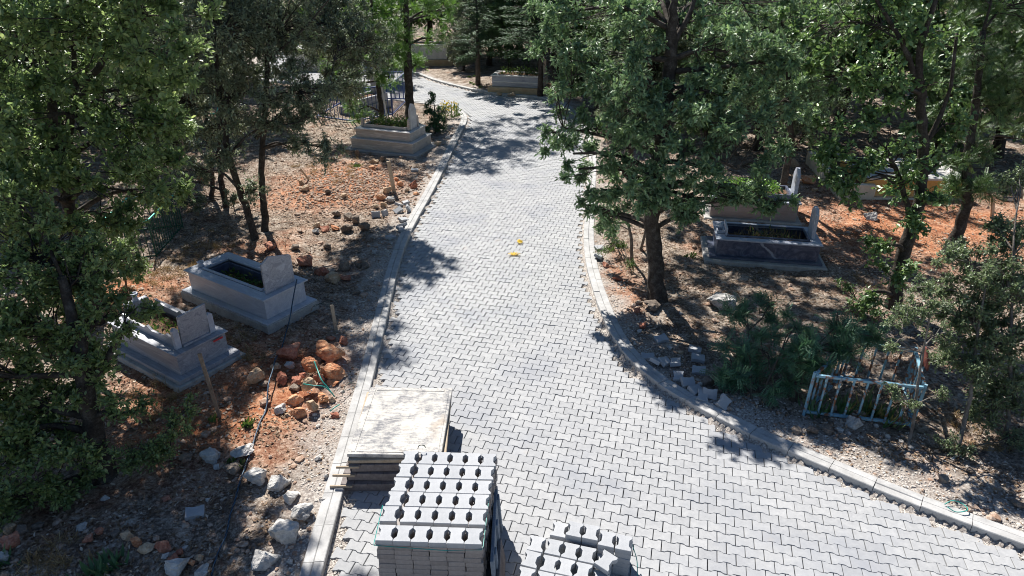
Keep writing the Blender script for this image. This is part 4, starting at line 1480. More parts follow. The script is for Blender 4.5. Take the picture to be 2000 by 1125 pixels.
for px, py, lb in ((1010, 473, 'bright yellow crumpled leaf lying on the paving, the upper of two'), (1004, 500, 'orange-yellow curled leaf lying on the paving, the lower of two')):
    g = G(px, py, 0.01)
    m_ = MB()
    for q in range(5):
        aa = R(-60 + q * 30 + 90 * (py > 480))
        D = np.array([[math.cos(aa), math.sin(aa), 0.12]])
        leaves(m_, np.array([[0, 0, 0.012]]), D, np.array([[0, 0, 1.0]]) + rng.normal(0, 0.25, (1, 3)), [0.13 if py < 480 else 0.15], [0.07], 'lobed', np.array([0.4 if py < 480 else 0.05]))
    o = m_.obj('yellow_leaf', M['yellow'], label=lb, cat='leaf')
    o.location = g

# ---------------------------------------------------------------- rocks


def icosphere(sub):
    import bmesh
    bm = bmesh.new()
    bmesh.ops.create_icosphere(bm, subdivisions=sub, radius=1)
    V = np.array([v_.co[:] for v_ in bm.verts])
    F_ = np.array([[v_.index for v_ in f.verts] for f in bm.faces])
    bm.free()
    return V, F_


def rock_mesh(name, seed, mat, sub=4):
    r_ = np.random.default_rng(seed)
    V, F_ = icosphere(sub)
    # flat facets cut the ball, then lumps and grain
    for _ in range(17):
        n_ = unit(r_.normal(size=3))
        d = r_.uniform(0.42, 0.8)
        t_ = V @ n_
        V = V - np.maximum(t_ - d, 0)[:, None] * n_ * 0.97
    k = np.ones(len(V))
    for fr, am in ((1.3, 0.05), (3.1, 0.045), (7.5, 0.03), (15, 0.022)):
        for _ in range(3):
            dv = unit(r_.normal(size=3))
            k += am * np.sin(V @ dv * fr * 2.2 + r_.uniform(0, 6.28)) * 0.8
    V = V * k[:, None]
    V /= np.abs(V).max(0)
    m_ = MB()
    m_.add(V, F_)
    return m_.mesh(name, mat, smooth=False)


RM = {k: [rock_mesh('rock', 31 * i + j * 7 + 1, M['rock_' + k]) for j in range(4)] for i, k in enumerate(('orange', 'red', 'grey', 'dark', 'tan'))}
rkn = [0]


def rock(px, py, w, col, label, hr=0.62, z=0.0, dr=0.85, rz=None, group=None):
    g = G(px, py, 0.06 + z)
    sc_ = pxm(g)
    wd = w / sc_ / 2 * 1.02
    o = bpy.data.objects.new('rock', RM[col][rkn[0] % 4])
    rkn[0] += 1
    C.objects.link(o)
    zz = gz1(g[0], g[1]) + z
    hh = wd * hr
    o.scale = (wd, wd * dr, hh)
    o.location = (g[0], g[1], zz + hh * 0.55)
    o.rotation_euler = (rng.normal(0, 0.2), rng.normal(0, 0.2), R(rz) if rz is not None else rng.uniform(-0.5, 0.5))
    return tag(o, label, 'rock', group)


g1 = 'rocks of the orange pile beside the kerb'
for a in [
    (564, 700, 54, 'red', 'big dark red rock at the back left of the orange pile, rope passing over it', 0.8, 0.0),
    (647, 700, 60, 'orange', 'largest pitted orange rock, upper right of the pile', 0.7, 0.02),
    (671, 671, 23, 'red', 'small round red rock standing apart above the orange pile', 0.8, 0.0),
    (608, 722, 38, 'orange', 'orange rock with the green strap over its right end', 0.8, 0.1),
    (647, 732, 54, 'orange', 'long smooth orange rock lying level below the largest one', 0.55, 0.03),
    (505, 748, 40, 'tan', 'tan wedge-shaped rock with a grey face, left end of the pile', 0.95, 0.0),
    (551, 747, 30, 'red', 'flat dark reddish rock beside the rope', 0.55, 0.03),
    (581, 750, 29, 'red', 'brown-red rock in the middle of the pile', 0.7, 0.05),
    (579, 763, 26, 'dark', 'dark rock underneath the brown-red one in the middle', 0.55, 0.0),
    (607, 760, 34, 'tan', 'pale yellowish angular rock where the two straps cross', 0.95, 0.06),
    (577, 788, 40, 'orange', 'rounded pinkish-orange rock in front of the pile', 0.65, 0.0),
    (546, 805, 28, 'grey', 'grey-pink rock lying apart at the front left of the pile', 0.75, 0.0),
    (611, 796, 27, 'tan', 'yellow-orange angular rock between two orange ones at the front', 1.0, 0.05),
    (632, 783, 24, 'orange', 'orange rock at the pile\'s front right, near the strap end', 1.0, 0.02),
    (588, 811, 37, 'orange', 'frontmost bright orange egg-shaped rock of the pile', 0.75, 0.0),
    (655, 812, 21, 'red', 'small reddish rock alone on the gravel near the kerb', 0.6, 0.0),
    (567, 718, 22, 'grey', 'grey rock against the big dark red one', 0.75, 0.04),
    (541, 719, 22, 'tan', 'pale rock just left of the rope in the pile', 0.75, 0.04),
    (519, 757, 24, 'dark', 'dark rock tucked behind the tan wedge', 0.6, 0.0),
    (648, 783, 15, 'tan', 'small cream stone at the right front of the pile', 0.8, 0.0),
    (562, 813, 13, 'tan', 'little pale stone between the grey-pink and egg-shaped rocks', 0.7, 0.0),
    (651, 750, 25, 'orange', 'flat orange slab stone under the long smooth rock', 0.35, 0.0),
    (624, 744, 22, 'red', 'red stone between the strapped rock and the pale angular one', 0.7, 0.06),
    (591, 735, 20, 'red', 'deep red stone behind the middle of the pile', 0.7, 0.08),
]:
    rock(a[0], a[1], a[2], a[3], a[4], a[5], a[6], group=g1)
g2 = 'white boulders in the curved row by the lower left kerb'
for a in [
    (502, 935, 47, 'grey', 'rounded grey-white boulder of the curved row, touching the rope', 0.8),
    (547, 948, 44, 'grey', 'white boulder next right of the rounded one in the curved row', 0.8),
    (568, 974, 38, 'grey', 'jagged small white boulder, third along the curved row', 0.8),
    (588, 1006, 50, 'grey', 'broad pale boulder nearest the kerb in the curved row', 0.7),
    (560, 1050, 60, 'grey', 'biggest upright grey-white boulder of the curved row', 1.0),
    (520, 1100, 56, 'grey', 'elongated dark-veined boulder at the front end of the row', 0.75),
    (458, 914, 44, 'dark', 'brownish flat boulder left of the rope', 0.6),
    (470, 885, 52, 'grey', 'flat pale slab-like boulder crossed by the rope\'s shadow', 0.35),
    (412, 890, 42, 'grey', 'smooth blue-grey boulder behind the lower left clearing', 0.85),
    (362, 890, 30, 'dark', 'mottled stone at the bush edge left of the blue-grey boulder', 0.7),
    (345, 1112, 62, 'grey', 'large white boulder cut by the photo\'s lower edge', 0.7),
    (392, 1118, 40, 'grey', 'pale flat boulder at the lower edge beside the rope', 0.5),
    (10, 1098, 34, 'grey', 'grey boulder in the photo\'s lower left corner', 0.8),
    (425, 1016 - 110, 18, 'grey', 'small light stone right of the brownish flat boulder', 0.7),
    (637, 932, 14, 'grey', 'squarish white stone on the gravel against the kerb', 1.1),
    (620, 895, 17, 'grey', 'grey stone on the reddish gravel above the squarish one', 0.6),
    (567, 1098, 14, 'grey', 'little white stone between the front boulder and kerb', 0.8),
    (630, 978, 13, 'grey', 'small stone on the gravel below the squarish white one', 0.7),
]:
    rock(a[0], a[1], a[2], a[3], a[4], a[5], group=g2)
g3 = 'small rocks in the bottom left row'
for a in [
    (22, 1045, 30, 'tan', 'pale brown rock at the far left end of the bottom row'),
    (46, 1048, 26, 'dark', 'dark round rock second from the left in the bottom row'),
    (28, 1074, 40, 'red', 'big dark red rock below the left end of the bottom row'),
    (76, 1031, 30, 'dark', 'mossy dark rock under the bush at the bottom row'),
    (120, 1050, 22, 'dark', 'dark rock right of the mossy one under low leaves'),
    (160, 1037, 24, 'grey', 'blue-grey angular rock under the bush hem'),
    (175, 1062, 25, 'red', 'reddish rock just below the blue-grey angular one'),
    (197, 1045, 26, 'red', 'red-brown rock starting the sunny stretch of the bottom row'),
    (229, 1047, 22, 'dark', 'grey and brown rock standing on end in the bottom row'),
    (250, 1057, 27, 'tan', 'tan rock with a white face in the bottom row'),
    (268, 1066, 26, 'orange', 'orange rock in the middle of the bottom row'),
    (292, 1078, 33, 'tan', 'largest tan-orange rock of the bottom row'),
    (322, 1078, 31, 'red', 'rust-red rock right of the largest tan one'),
    (324, 1093, 17, 'grey', 'small smooth grey stone in front of the rust-red rock'),
    (341, 1099, 25, 'red', 'pinkish flat rock above the large white boulder'),
    (350, 1082, 22, 'red', 'dull red rock filling in behind the pinkish flat rock'),
    (361, 1071, 15, 'grey', 'small rounded white stone behind the row'),
    (389, 1092, 19, 'tan', 'pale flat stone at the right end of the bottom row'),
    (376, 1101, 17, 'orange', 'small orange stone next to the rope at the row\'s end'),
    (205, 973, 17, 'grey', 'light grey stone below the low bushy shoots'),
    (405, 975, 13, 'grey', 'bright grey stone above the lone paving block'),
    (325, 974, 18, 'red', 'reddish stone on brown litter left of the lone block'),
]:
    rock(a[0], a[1], a[2], a[3], a[4], 0.75, group=g3)
g4 = 'rocks between the large grave and the kerb'
for a in [
    (597, 518, 36, 'red', 'rounded red rock right behind the pointed headstone', 0.8),
    (528, 488, 32, 'red', 'red rock at the foot of the forked trunk', 0.8),
    (630, 535, 30, 'red', 'red rock in the line right of the pointed headstone', 0.6),
    (650, 546, 33, 'tan', 'tan angular rock in the line right of the headstone', 0.8),
    (675, 541, 26, 'red', 'flattish red rock at the right of the tan angular one', 0.5),
    (672, 519, 30, 'dark', 'round dark grey rock above the line of red rocks', 0.8),
    (701, 517, 17, 'dark', 'small dark rock right of the round dark grey one', 0.8),
    (713, 520, 17, 'dark', 'pointed dark rock nearest the kerb in that line', 0.9),
    (695, 571, 22, 'dark', 'half buried brown rock between stake and kerb', 0.5),
    (645, 663, 22, 'red', 'pinkish rock at the foot of the short pale stake', 0.6),
    (659, 422, 21, 'dark', 'knobbly grey rock at the left of the shaded stone line', 0.8),
    (681, 428, 22, 'dark', 'knobbly grey rock second in the shaded stone line', 0.7),
    (697, 434, 20, 'dark', 'pointed grey rock in the shaded stone line', 1.1),
    (677, 449, 28, 'dark', 'dark rock just below the shaded stone line', 0.8),
    (619, 443, 19, 'tan', 'tan rock near the right trunk of the forked tree', 0.7),
    (616, 455, 16, 'grey', 'pale stone under the tan one near the trunk', 0.7),
    (635, 449, 22, 'red', 'brown-red flat rock in the shade middle', 0.5),
    (655, 447, 18, 'orange', 'orange-brown rock between the shade rocks', 0.6),
    (715, 449, 29, 'dark', 'biggest dark rock of the shaded group, with roots', 0.85),
    (577, 488, 19, 'dark', 'dark stone half under leaf litter left of the rounded red rock', 0.7),
    (640, 478, 18, 'dark', 'dark stone in the shaded litter, middle', 0.7),
    (735, 493, 15, 'grey', 'small grey stone in shade close to the kerb', 0.7),
    (755, 378, 23, 'tan', 'smooth cream rock heaped against the board stake', 0.7),
    (745, 389, 19, 'orange', 'orange rock left in the sunny heap below the stake', 0.7),
    (763, 391, 19, 'grey', 'smooth white rock at the front of the sunny heap', 0.8),
    (734, 403, 17, 'tan', 'cream rock at the lower left of the sunny heap', 0.7),
    (748, 400, 16, 'tan', 'pale round rock beside the lower left cream one', 0.8),
    (808, 366, 21, 'red', 'square red-brown rock close to the kerb right of the stake', 1.1),
    (781, 364, 15, 'orange', 'pinkish rock right behind the board stake', 0.8),
    (796, 373, 13, 'tan', 'small pale rock between the stake and the square rock', 0.7),
    (775, 355, 14, 'orange', 'little orange rock above the stake\'s foot', 0.6),
    (813, 380, 13, 'orange', 'pale pink stone below the square red-brown rock', 0.6),
    (731, 320, 20, 'tan', 'pale rock in front of the two-tier grave, left of three', 0.7),
    (748, 313, 14, 'dark', 'grey upright stone directly under the two-tier grave', 1.3),
    (700, 306, 12, 'dark', 'small grey post-like stone at the two-tier grave\'s left corner', 1.6),
    (695, 327, 15, 'tan', 'cream stone on the sunny slope left of the two-tier grave', 0.6),
    (728, 337, 19, 'orange', 'flat orange rock uphill from the stake', 0.5),
    (641, 387, 14, 'dark', 'dark rock at the lower edge of the sunny red slope', 0.8),
    (672, 392, 14, 'tan', 'pale rock at the lower edge of the sunny red slope', 0.7),
    (598, 378, 17, 'tan', 'pale rock by the leaning short stick', 0.8),
    (590, 366, 14, 'tan', 'upper pale rock left of the leaning short stick', 0.8),
    (392, 352, 22, 'red', 'brown rock among the thin left trunks', 0.9),
    (855, 283, 16, 'tan', 'orange-tan rock between the two-tier grave and kerb', 0.8),
    (874, 270, 12, 'grey', 'pale stone beside the kerb bend', 0.7),
]:
    rock(a[0], a[1], a[2], a[3], a[4], a[5], group=g4)
g5 = 'rocks right of the path'
for a in [
    (1412, 594, 62, 'grey', 'large pale boulder with dark side in the shade near the dark blue grave', 0.65),
    (1437, 612, 26, 'dark', 'dark stone under the right end of the large pale boulder', 0.5),
    (1275, 607, 42, 'dark', 'broad dark rock at the foot of the main right trunk', 0.5),
    (1244, 612, 18, 'red', 'red-brown stone left of the trunk foot', 0.8),
    (1254, 640, 17, 'red', 'dark red stone near the kerb below the trunk', 0.9),
    (1246, 598, 17, 'dark', 'dark stone leaning at the trunk\'s left foot', 0.8),
    (1330, 613, 11, 'grey', 'small round white stone in the shade right of the trunk', 0.8),
    (1248, 649, 11, 'grey', 'small pale round stone near the kerb', 0.8),
    (1383, 745, 26, 'dark', 'round brown rock beside the heap of loose blocks', 0.9),
    (1403, 758, 20, 'dark', 'brown rock at the foot of the acacia bush', 0.7),
    (1409, 742, 20, 'dark', 'brown rock behind, against the acacia stems', 0.8),
    (1330, 688, 13, 'tan', 'light brown stone above the loose block heap', 0.7),
    (1308, 680, 12, 'grey', 'pale stone beside the rearmost blue block', 0.6),
    (1369, 749, 11, 'grey', 'small grey stone among the loose blocks', 0.8),
    (1586, 842, 29, 'dark', 'round brown rock before the left corner of the blue enclosure', 0.7),
    (1617, 843, 23, 'dark', 'brown rock right of the round one before the enclosure', 0.7),
    (1640, 842, 16, 'grey', 'white stone before the enclosure, between brown rock and boulder', 0.7),
    (1669, 834, 32, 'grey', 'pale upright boulder leaning on the front of the blue enclosure', 1.0),
    (1647, 856, 26, 'dark', 'grey-brown rock half buried in front of the enclosure', 0.5),
    (1556, 842, 22, 'dark', 'mottled rock left of the enclosure corner', 0.7),
    (1545, 322, 30, 'tan', 'orange-tan boulder on the sunny slope behind the plant-topped grave', 0.7),
    (1578, 355, 33, 'orange', 'orange boulder right of the plant-topped grave\'s headstone', 0.55),
    (1519, 298, 26, 'orange', 'orange rock behind the slim right trunk', 0.5),
    (1612, 318, 26, 'tan', 'pale brown boulder left of the cream grave edging', 0.6),
    (1650, 300, 34, 'tan', 'broad brown boulder at the end of the cream edging', 0.6),
    (1703, 427, 32, 'grey', 'bright white rock on the sunny red soil in front of the orange grave', 0.6),
    (1590, 372, 14, 'tan', 'small pale rock below the orange boulder', 0.6),
    (1490, 322, 16, 'tan', 'tan rock left of the slim right trunk', 0.6),
    (1965, 390, 24, 'grey', 'pale flat rock by the right edge near the cream slab', 0.5),
    (1985, 985, 40, 'dark', 'grey slab rock on the rubble at the lower right edge', 0.35),
    (1893, 925, 22, 'dark', 'dark rock at the foot of the right sapling shrub', 0.7),
    (1842, 940, 22, 'dark', 'brownish rock on the rubble below the saplings', 0.7),
    (1915, 975, 13, 'grey', 'small white-grey stone on the rubble at the lower right', 0.7),
    (1205, 545, 20, 'red', 'reddish clod rock just behind the right kerb', 0.6),
    (1183, 520, 17, 'red', 'red clod between kerb and shrub stems', 0.6),
    (1000, 186, 18, 'tan', 'flat tan stone under the white ribbed grave', 0.4),
    (975, 184, 14, 'tan', 'small tan stone at the path edge under the white ribbed grave', 0.5),
]:
    rock(a[0], a[1], a[2], a[3], a[4], a[5], group=g5)

# ---------------------------------------------------------------- near and middle trees
tree('broadleaf_tree', 'tall bright-leaved tree filling the upper left corner, forked dark trunk', 'tree',
     [S((190, 640, None, 0.12), (150, 450, 9.9, 0.1), (115, 300, 9.9, 0.085), (100, 190, 9.9, 0.06), (95, 20, 9.9, 0.045), (95, -150, 9.9, 0.03)),
      S((118, 330, 9.9, 0.07), (150, 195, 9.7, 0.055), (175, 155, 9.5, 0.05), (215, 90, 9.3, 0.035), (240, -60, 9.2, 0.025)),
      S((150, 195, 9.7, 0.04), (145, 100, 9.7, 0.03), (150, 0, 9.7, 0.02))],
     B((60, 60, 9.8, 1.25, 1.0, 0.9), (200, 60, 9.2, 1.0, 0.9, 0.8), (335, 105, 8.5, 0.5, 0.6, 0.45), (290, 30, 8.8, 0.7, 0.7, 0.6), (150, 240, 9.2, 0.9, 0.8, 0.6), (270, 230, 9.0, 0.7, 0.7, 0.55),
       (40, 300, 9.0, 0.8, 0.8, 0.6), (180, 370, 8.9, 0.75, 0.7, 0.45), (300, 320, 9.4, 0.5, 0.6, 0.4), (30, 420, 8.6, 0.7, 0.6, 0.5), (-80, 200, 9.6, 1.0, 1.0, 1.5), (340, 180, 9.4, 0.4, 0.5, 0.4),
       (120, -170, 9.6, 1.5, 1.3, 1.0), (330, -130, 9.0, 0.8, 0.9, 0.7), (230, 420, 9.0, 0.3, 0.4, 0.3), (330, 250, 9.6, 0.5, 0.5, 0.45), (270, 380, 9.6, 0.4, 0.4, 0.3), (345, 370, 10.0, 0.25, 0.3, 0.2), (110, 470, 9.0, 0.5, 0.5, 0.4)) + [(-4.05, 10.2, 6.15, 0.55, 0.6, 0.3), (-4.6, 9.3, 6.2, 0.6, 0.6, 0.3)],  # trailing blobs: unseen canopy added to dapple the lower left kerb
     'oval', 0.08, 0.047, 2.3, 'leaf_t2', clump=0.27, per=110)
tree('broadleaf_tree', 'nearest bushy tree at the left edge with pale sunlit leaf tips', 'tree',
     [S((205, 935, None, 0.13), (190, 860, 6.35, 0.11), (168, 770, 6.4, 0.095), (150, 650, 6.6, 0.07), (120, 540, 6.9, 0.045)),
      S((168, 770, 6.4, 0.05), (215, 690, 6.6, 0.035), (250, 630, 6.8, 0.02))],
     B((60, 500, 7.3, 0.85, 0.7, 0.55), (160, 540, 7.1, 0.5, 0.5, 0.4), (200, 620, 6.8, 0.4, 0.4, 0.32), (70, 640, 6.8, 0.75, 0.6, 0.5), (245, 620, 6.8, 0.26, 0.3, 0.17), (180, 520, 7.4, 0.28, 0.3, 0.4),
       (60, 780, 6.5, 0.7, 0.6, 0.45), (170, 740, 6.4, 0.4, 0.45, 0.35), (90, 890, 6.0, 0.65, 0.5, 0.36), (20, 970, 5.7, 0.5, 0.4, 0.32), (30, 850, 6.1, 0.5, 0.5, 0.4), (110, 980, 5.8, 0.35, 0.35, 0.2), (140, 690, 6.5, 0.4, 0.4, 0.35), (230, 810, 6.3, 0.24, 0.3, 0.22), (-60, 700, 6.5, 0.7, 0.7, 1.0), (30, 390, 7.4, 0.4, 0.4, 0.35)),
     'oval', 0.06, 0.034, 2.6, 'leaf_t2', clump=0.2, per=90)
tree('shrub', 'low oak shoots spreading on the ground right of the near left trunk', 'shrub',
     [S((290, 930, None, 0.02), (300, 860, 6.4, 0.012))], B((300, 880, 6.3, 0.38, 0.3, 0.16), (340, 850, 6.5, 0.22, 0.25, 0.15), (255, 900, 6.1, 0.24, 0.25, 0.15), (365, 800, 6.9, 0.16, 0.2, 0.12)),
     'oval', 0.042, 0.026, 2.4, 'leaf_t2', clump=0.15, per=80, bark='twig')
tree('shrub', 'leafy shoots growing up beside the dark green railing', 'shrub', [S((245, 560, None, 0.02), (240, 500, 10.6, 0.012))],
     B((250, 500, 10.6, 0.25, 0.3, 0.4), (190, 470, 10.9, 0.5, 0.4, 0.5), (140, 560, 10.3, 0.6, 0.5, 0.5), (270, 530, 10.3, 0.15, 0.2, 0.25)), 'oval', 0.06, 0.035, 2.4, 'leaf_t2', clump=0.2, per=80, bark='twig')

tree('oak_tree', 'grey-green oak with two slim trunks standing left of the path', 'tree',
     [S((505, 480, None, 0.085), (478, 400, 13.7, 0.075), (450, 310, 13.6, 0.065), (430, 200, 13.6, 0.055), (418, 90, 13.6, 0.045), (410, -60, 13.6, 0.03)),
      S((519, 462, None, 0.08), (513, 380, 14.1, 0.07), (512, 290, 14.1, 0.06), (520, 180, 14.1, 0.05), (524, 40, 14.0, 0.04), (526, -80, 14, 0.03)),
      S((500, 270, 13.9, 0.035), (560, 215, 13.8, 0.025), (640, 190, 13.8, 0.015)), S((448, 300, 13.6, 0.03), (500, 255, 13.4, 0.02), (580, 240, 13.2, 0.012)),
      S((520, 120, 14.0, 0.03), (590, 60, 14.2, 0.02), (650, -10, 14.3, 0.012))],
     B((440, 60, 13.5, 0.9, 0.9, 0.8), (550, 50, 14.6, 0.95, 0.9, 0.8), (660, 60, 16.6, 0.85, 0.8, 0.8), (450, 190, 13.5, 0.7, 0.8, 0.55), (580, 170, 13.7, 0.85, 0.8, 0.5), (680, 150, 16.2, 0.6, 0.6, 0.5),
       (640, 290, 13.4, 0.45, 0.5, 0.2), (570, 290, 13.4, 0.3, 0.4, 0.2), (430, 300, 13.4, 0.45, 0.5, 0.32), (530, 240, 13.4, 0.5, 0.5, 0.3), (700, 80, 15.8, 0.7, 0.7, 0.55), (610, 230, 13.6, 0.5, 0.5, 0.25),
       (480, -130, 14.6, 1.4, 1.2, 0.9), (620, -110, 17.5, 1.2, 1.0, 1.0), (395, 130, 14.2, 0.5, 0.6, 0.7), (500, 370, 13.6, 0.25, 0.3, 0.22), (390, 330, 14.5, 0.35, 0.4, 0.3)) + [(-6.2, 14.8, 6.2, 1.1, 1.1, 0.6), (-6.1, 15.4, 6.4, 0.7, 0.7, 0.4), (-5.3, 16.4, 6.3, 0.8, 0.8, 0.4), (-6.3, 16.9, 6.4, 0.9, 0.9, 0.5), (-6.0, 13.4, 6.1, 0.7, 0.7, 0.4), (-6.9, 13.2, 6.9, 1.0, 1.0, 0.6), (-7.4, 15.5, 6.3, 1.0, 1.0, 0.6)],  # second list is crown added out of view to shade the left graves
     'oval', 0.062, 0.028, 2.7, 'leaf_t3', clump=0.27, per=110, droop=0.25)
tree('oak_tree', 'small oak with thin paired trunks further back at left', 'tree',
     [S((412, 392, None, 0.06), (415, 340, 16.2, 0.05), (405, 260, 16.2, 0.035), (400, 150, 16.2, 0.02)), S((440, 405, None, 0.075), (432, 350, 15.7, 0.065), (428, 280, 15.8, 0.045), (430, 200, 15.8, 0.03))],
     B((350, 200, 17, 0.9, 0.9, 0.8), (330, 300, 17, 0.7, 0.7, 0.35), (420, 240, 16, 0.6, 0.7, 0.5), (380, 110, 16.5, 0.9, 0.9, 0.7), (300, 130, 17.5, 1.0, 1.0, 0.9), (300, 370, 15.0, 0.35, 0.4, 0.2), (280, 10, 17.5, 1.2, 1.2, 1.2)),
     'oval', 0.065, 0.03, 2.3, 'leaf_t3', clump=0.27, per=100, droop=0.15)
tree('shrub', 'small leafy shoots around the foot of the thin paired trunks', 'shrub', [S((455, 400, None, 0.015), (455, 380, 15.3, 0.01))],
     B((460, 385, 15.2, 0.25, 0.3, 0.2), (395, 395, 15.0, 0.3, 0.3, 0.18), (340, 400, 14.6, 0.35, 0.3, 0.15)), 'oval', 0.05, 0.03, 1.8, 'leaf_t3', clump=0.15, per=60, bark='twig')

tree('ash_tree', 'slim tree with feathery yellow-green leaves inside the dark blue railing', 'tree',
     [S((748, 242, None, 0.09), (742, 190, 24.2, 0.08), (733, 120, 24.2, 0.07), (727, 40, 24.2, 0.05), (722, -80, 24.2, 0.04))],
     B((715, 30, 24, 1.1, 1.1, 0.9), (690, 100, 24, 0.8, 0.8, 0.55), (740, 90, 24, 0.6, 0.7, 0.6), (668, 60, 23.5, 0.8, 0.8, 0.7), (665, 180, 21.5, 0.7, 0.7, 0.65), (715, -90, 24, 1.6, 1.4, 1.2), (700, 215, 23, 0.35, 0.4, 0.3), (640, 120, 22.5, 0.9, 0.8, 0.5), (610, 60, 23, 0.9, 0.9, 0.6), (690, 150, 23, 0.7, 0.7, 0.4), (760, 150, 23.8, 0.35, 0.4, 0.35)),
     'frond', 0.24, 0.085, 1.5, 'leaf_fine', clump=0.4, per=60, cluster=5, larea=0.42)
tree('ash_tree', 'thicker dark trunk tree with feathery crown at the path bend', 'tree',
     [S((800, 238, None, 0.17), (799, 180, 25, 0.15), (797, 130, 25, 0.14), (795, 60, 25, 0.11), (790, -50, 25, 0.09), (790, -160, 25, 0.06))],
     B((780, 20, 25, 1.1, 1.2, 0.9), (835, 30, 25.5, 0.9, 0.9, 0.6), (800, 100, 25, 0.6, 0.6, 0.55), (840, 75, 25.5, 0.5, 0.6, 0.28), (815, 125, 25.2, 0.3, 0.3, 0.25), (860, 20, 26, 0.7, 0.7, 0.6),
       (800, -110, 25.5, 1.8, 1.6, 1.2), (880, -90, 26, 1.3, 1.3, 1.0), (770, 75, 24.6, 0.5, 0.5, 0.5)) + [(-2.5, 26.8, 6.2, 1.1, 1.1, 0.6), (-1.8, 28.5, 6.6, 0.9, 0.9, 0.5), (-2.9, 29.6, 6.3, 1.0, 1.0, 0.5), (-0.9, 27.2, 6.7, 0.7, 0.8, 0.5)],  # final blobs added above view for dappled shade on the path bend
     'frond', 0.24, 0.085, 1.6, 'leaf_fine', clump=0.4, per=60, cluster=5, larea=0.42)

tree('oak_tree', 'big lobed-leaf oak overhanging the right side of the path', 'tree',
     [S((1285, 597, None, 0.17), (1278, 500, 10.9, 0.14), (1272, 400, 10.9, 0.13), (1287, 300, 11.0, 0.12), (1303, 180, 11.1, 0.11), (1312, 60, 11.2, 0.085), (1316, -20, 11.2, 0.04)),
      S((1303, 110, 11.1, 0.05), (1345, 30, 11.3, 0.04), (1362, -20, 11.4, 0.025)),
      S((1285, 300, 11.0, 0.05), (1200, 270, 11.4, 0.035), (1100, 250, 11.8, 0.02)), S((1282, 290, 10.8, 0.05), (1370, 300, 10.4, 0.03), (1440, 330, 10.2, 0.018))],
     B((1085, 190, 12.0, 0.38, 0.45, 0.32), (1078, 262, 11.9, 0.36, 0.4, 0.3), (1130, 330, 11.6, 0.3, 0.35, 0.25), (1150, 140, 11.6, 0.5, 0.6, 0.42), (1215, 105, 11.0, 0.5, 0.6, 0.42), (1160, 250, 11.5, 0.45, 0.5, 0.4), (1195, 330, 11.3, 0.38, 0.45, 0.28),
       (1150, 400, 11.3, 0.14, 0.2, 0.18), (1240, 210, 10.6, 0.5, 0.6, 0.45), (1260, 340, 10.5, 0.35, 0.4, 0.3), (1330, 170, 10.9, 0.55, 0.6, 0.45), (1340, 290, 10.3, 0.42, 0.5, 0.38), (1410, 240, 10.2, 0.5, 0.5, 0.4),
       (1480, 235, 10.2, 0.42, 0.45, 0.28), (1420, 100, 11.0, 0.7, 0.7, 0.55), (1330, 50, 11.6, 0.7, 0.7, 0.5), (1230, 20, 11.5, 0.6, 0.7, 0.45), (1110, 90, 11.8, 0.42, 0.5, 0.35), (1070, 110, 12.3, 0.32, 0.4, 0.3),
       (1120, 20, 12.2, 0.55, 0.6, 0.4), (1060, 40, 12.8, 0.35, 0.4, 0.3), (1500, 120, 10.9, 0.5, 0.5, 0.45), (1350, 385, 10.4, 0.3, 0.35, 0.22), (1430, 390, 10.4, 0.28, 0.3, 0.16), (1500, 390, 11.0, 0.26, 0.3, 0.15),
       (1300, 400, 10.4, 0.22, 0.25, 0.16), (1470, 320, 10.4, 0.22, 0.25, 0.15), (1225, 290, 10.9, 0.4, 0.4, 0.3), (1290, 330, 10.3, 0.35, 0.35, 0.25), (1455, 398, 10.5, 0.34, 0.3, 0.18), (1520, 398, 11.0, 0.27, 0.3, 0.14), (1405, 365, 10.4, 0.34, 0.3, 0.22), (1120, 300, 11.7, 0.3, 0.35, 0.25), (1175, 370, 11.2, 0.3, 0.35, 0.22), (1225, 350, 10.9, 0.35, 0.4, 0.28), (1255, 270, 10.6, 0.42, 0.4, 0.3), (1210, 170, 11.0, 0.5, 0.5, 0.4), (1300, 230, 10.5, 0.45, 0.5, 0.35), (1380, 330, 10.2, 0.35, 0.35, 0.22), (1520, 200, 10.8, 0.4, 0.5, 0.35), (1530, 280, 10.8, 0.3, 0.35, 0.2), (1265, 385, 10.3, 0.28, 0.3, 0.2), (1310, 365, 10.3, 0.3, 0.3, 0.2), (1185, 420, 11.2, 0.2, 0.25, 0.14), (1340, 420, 10.3, 0.18, 0.2, 0.12), (1390, 180, 10.6, 0.5, 0.5, 0.35)) + [(1.9, 13.7, 5.2, 0.7, 0.7, 0.4), (2.9, 14.2, 5.6, 0.8, 0.8, 0.4), (3.9, 14.4, 5.6, 0.8, 0.8, 0.4), (1.6, 15.2, 6.0, 0.8, 0.8, 0.4), (2.6, 15.8, 6.2, 0.8, 0.8, 0.4), (3.6, 16.0, 6.1, 0.8, 0.8, 0.4), (2.2, 12.9, 4.7, 0.6, 0.6, 0.35), (3.2, 13.0, 4.8, 0.6, 0.6, 0.35), (4.2, 13.0, 4.8, 0.6, 0.6, 0.35)],  # end list: hidden canopy added to shade the ground right of the path
     'lobed', 0.095, 0.05, 2.5, 'leaf_t8', clump=0.22, per=90, droop=0.15, larea=0.5, cluster=8)
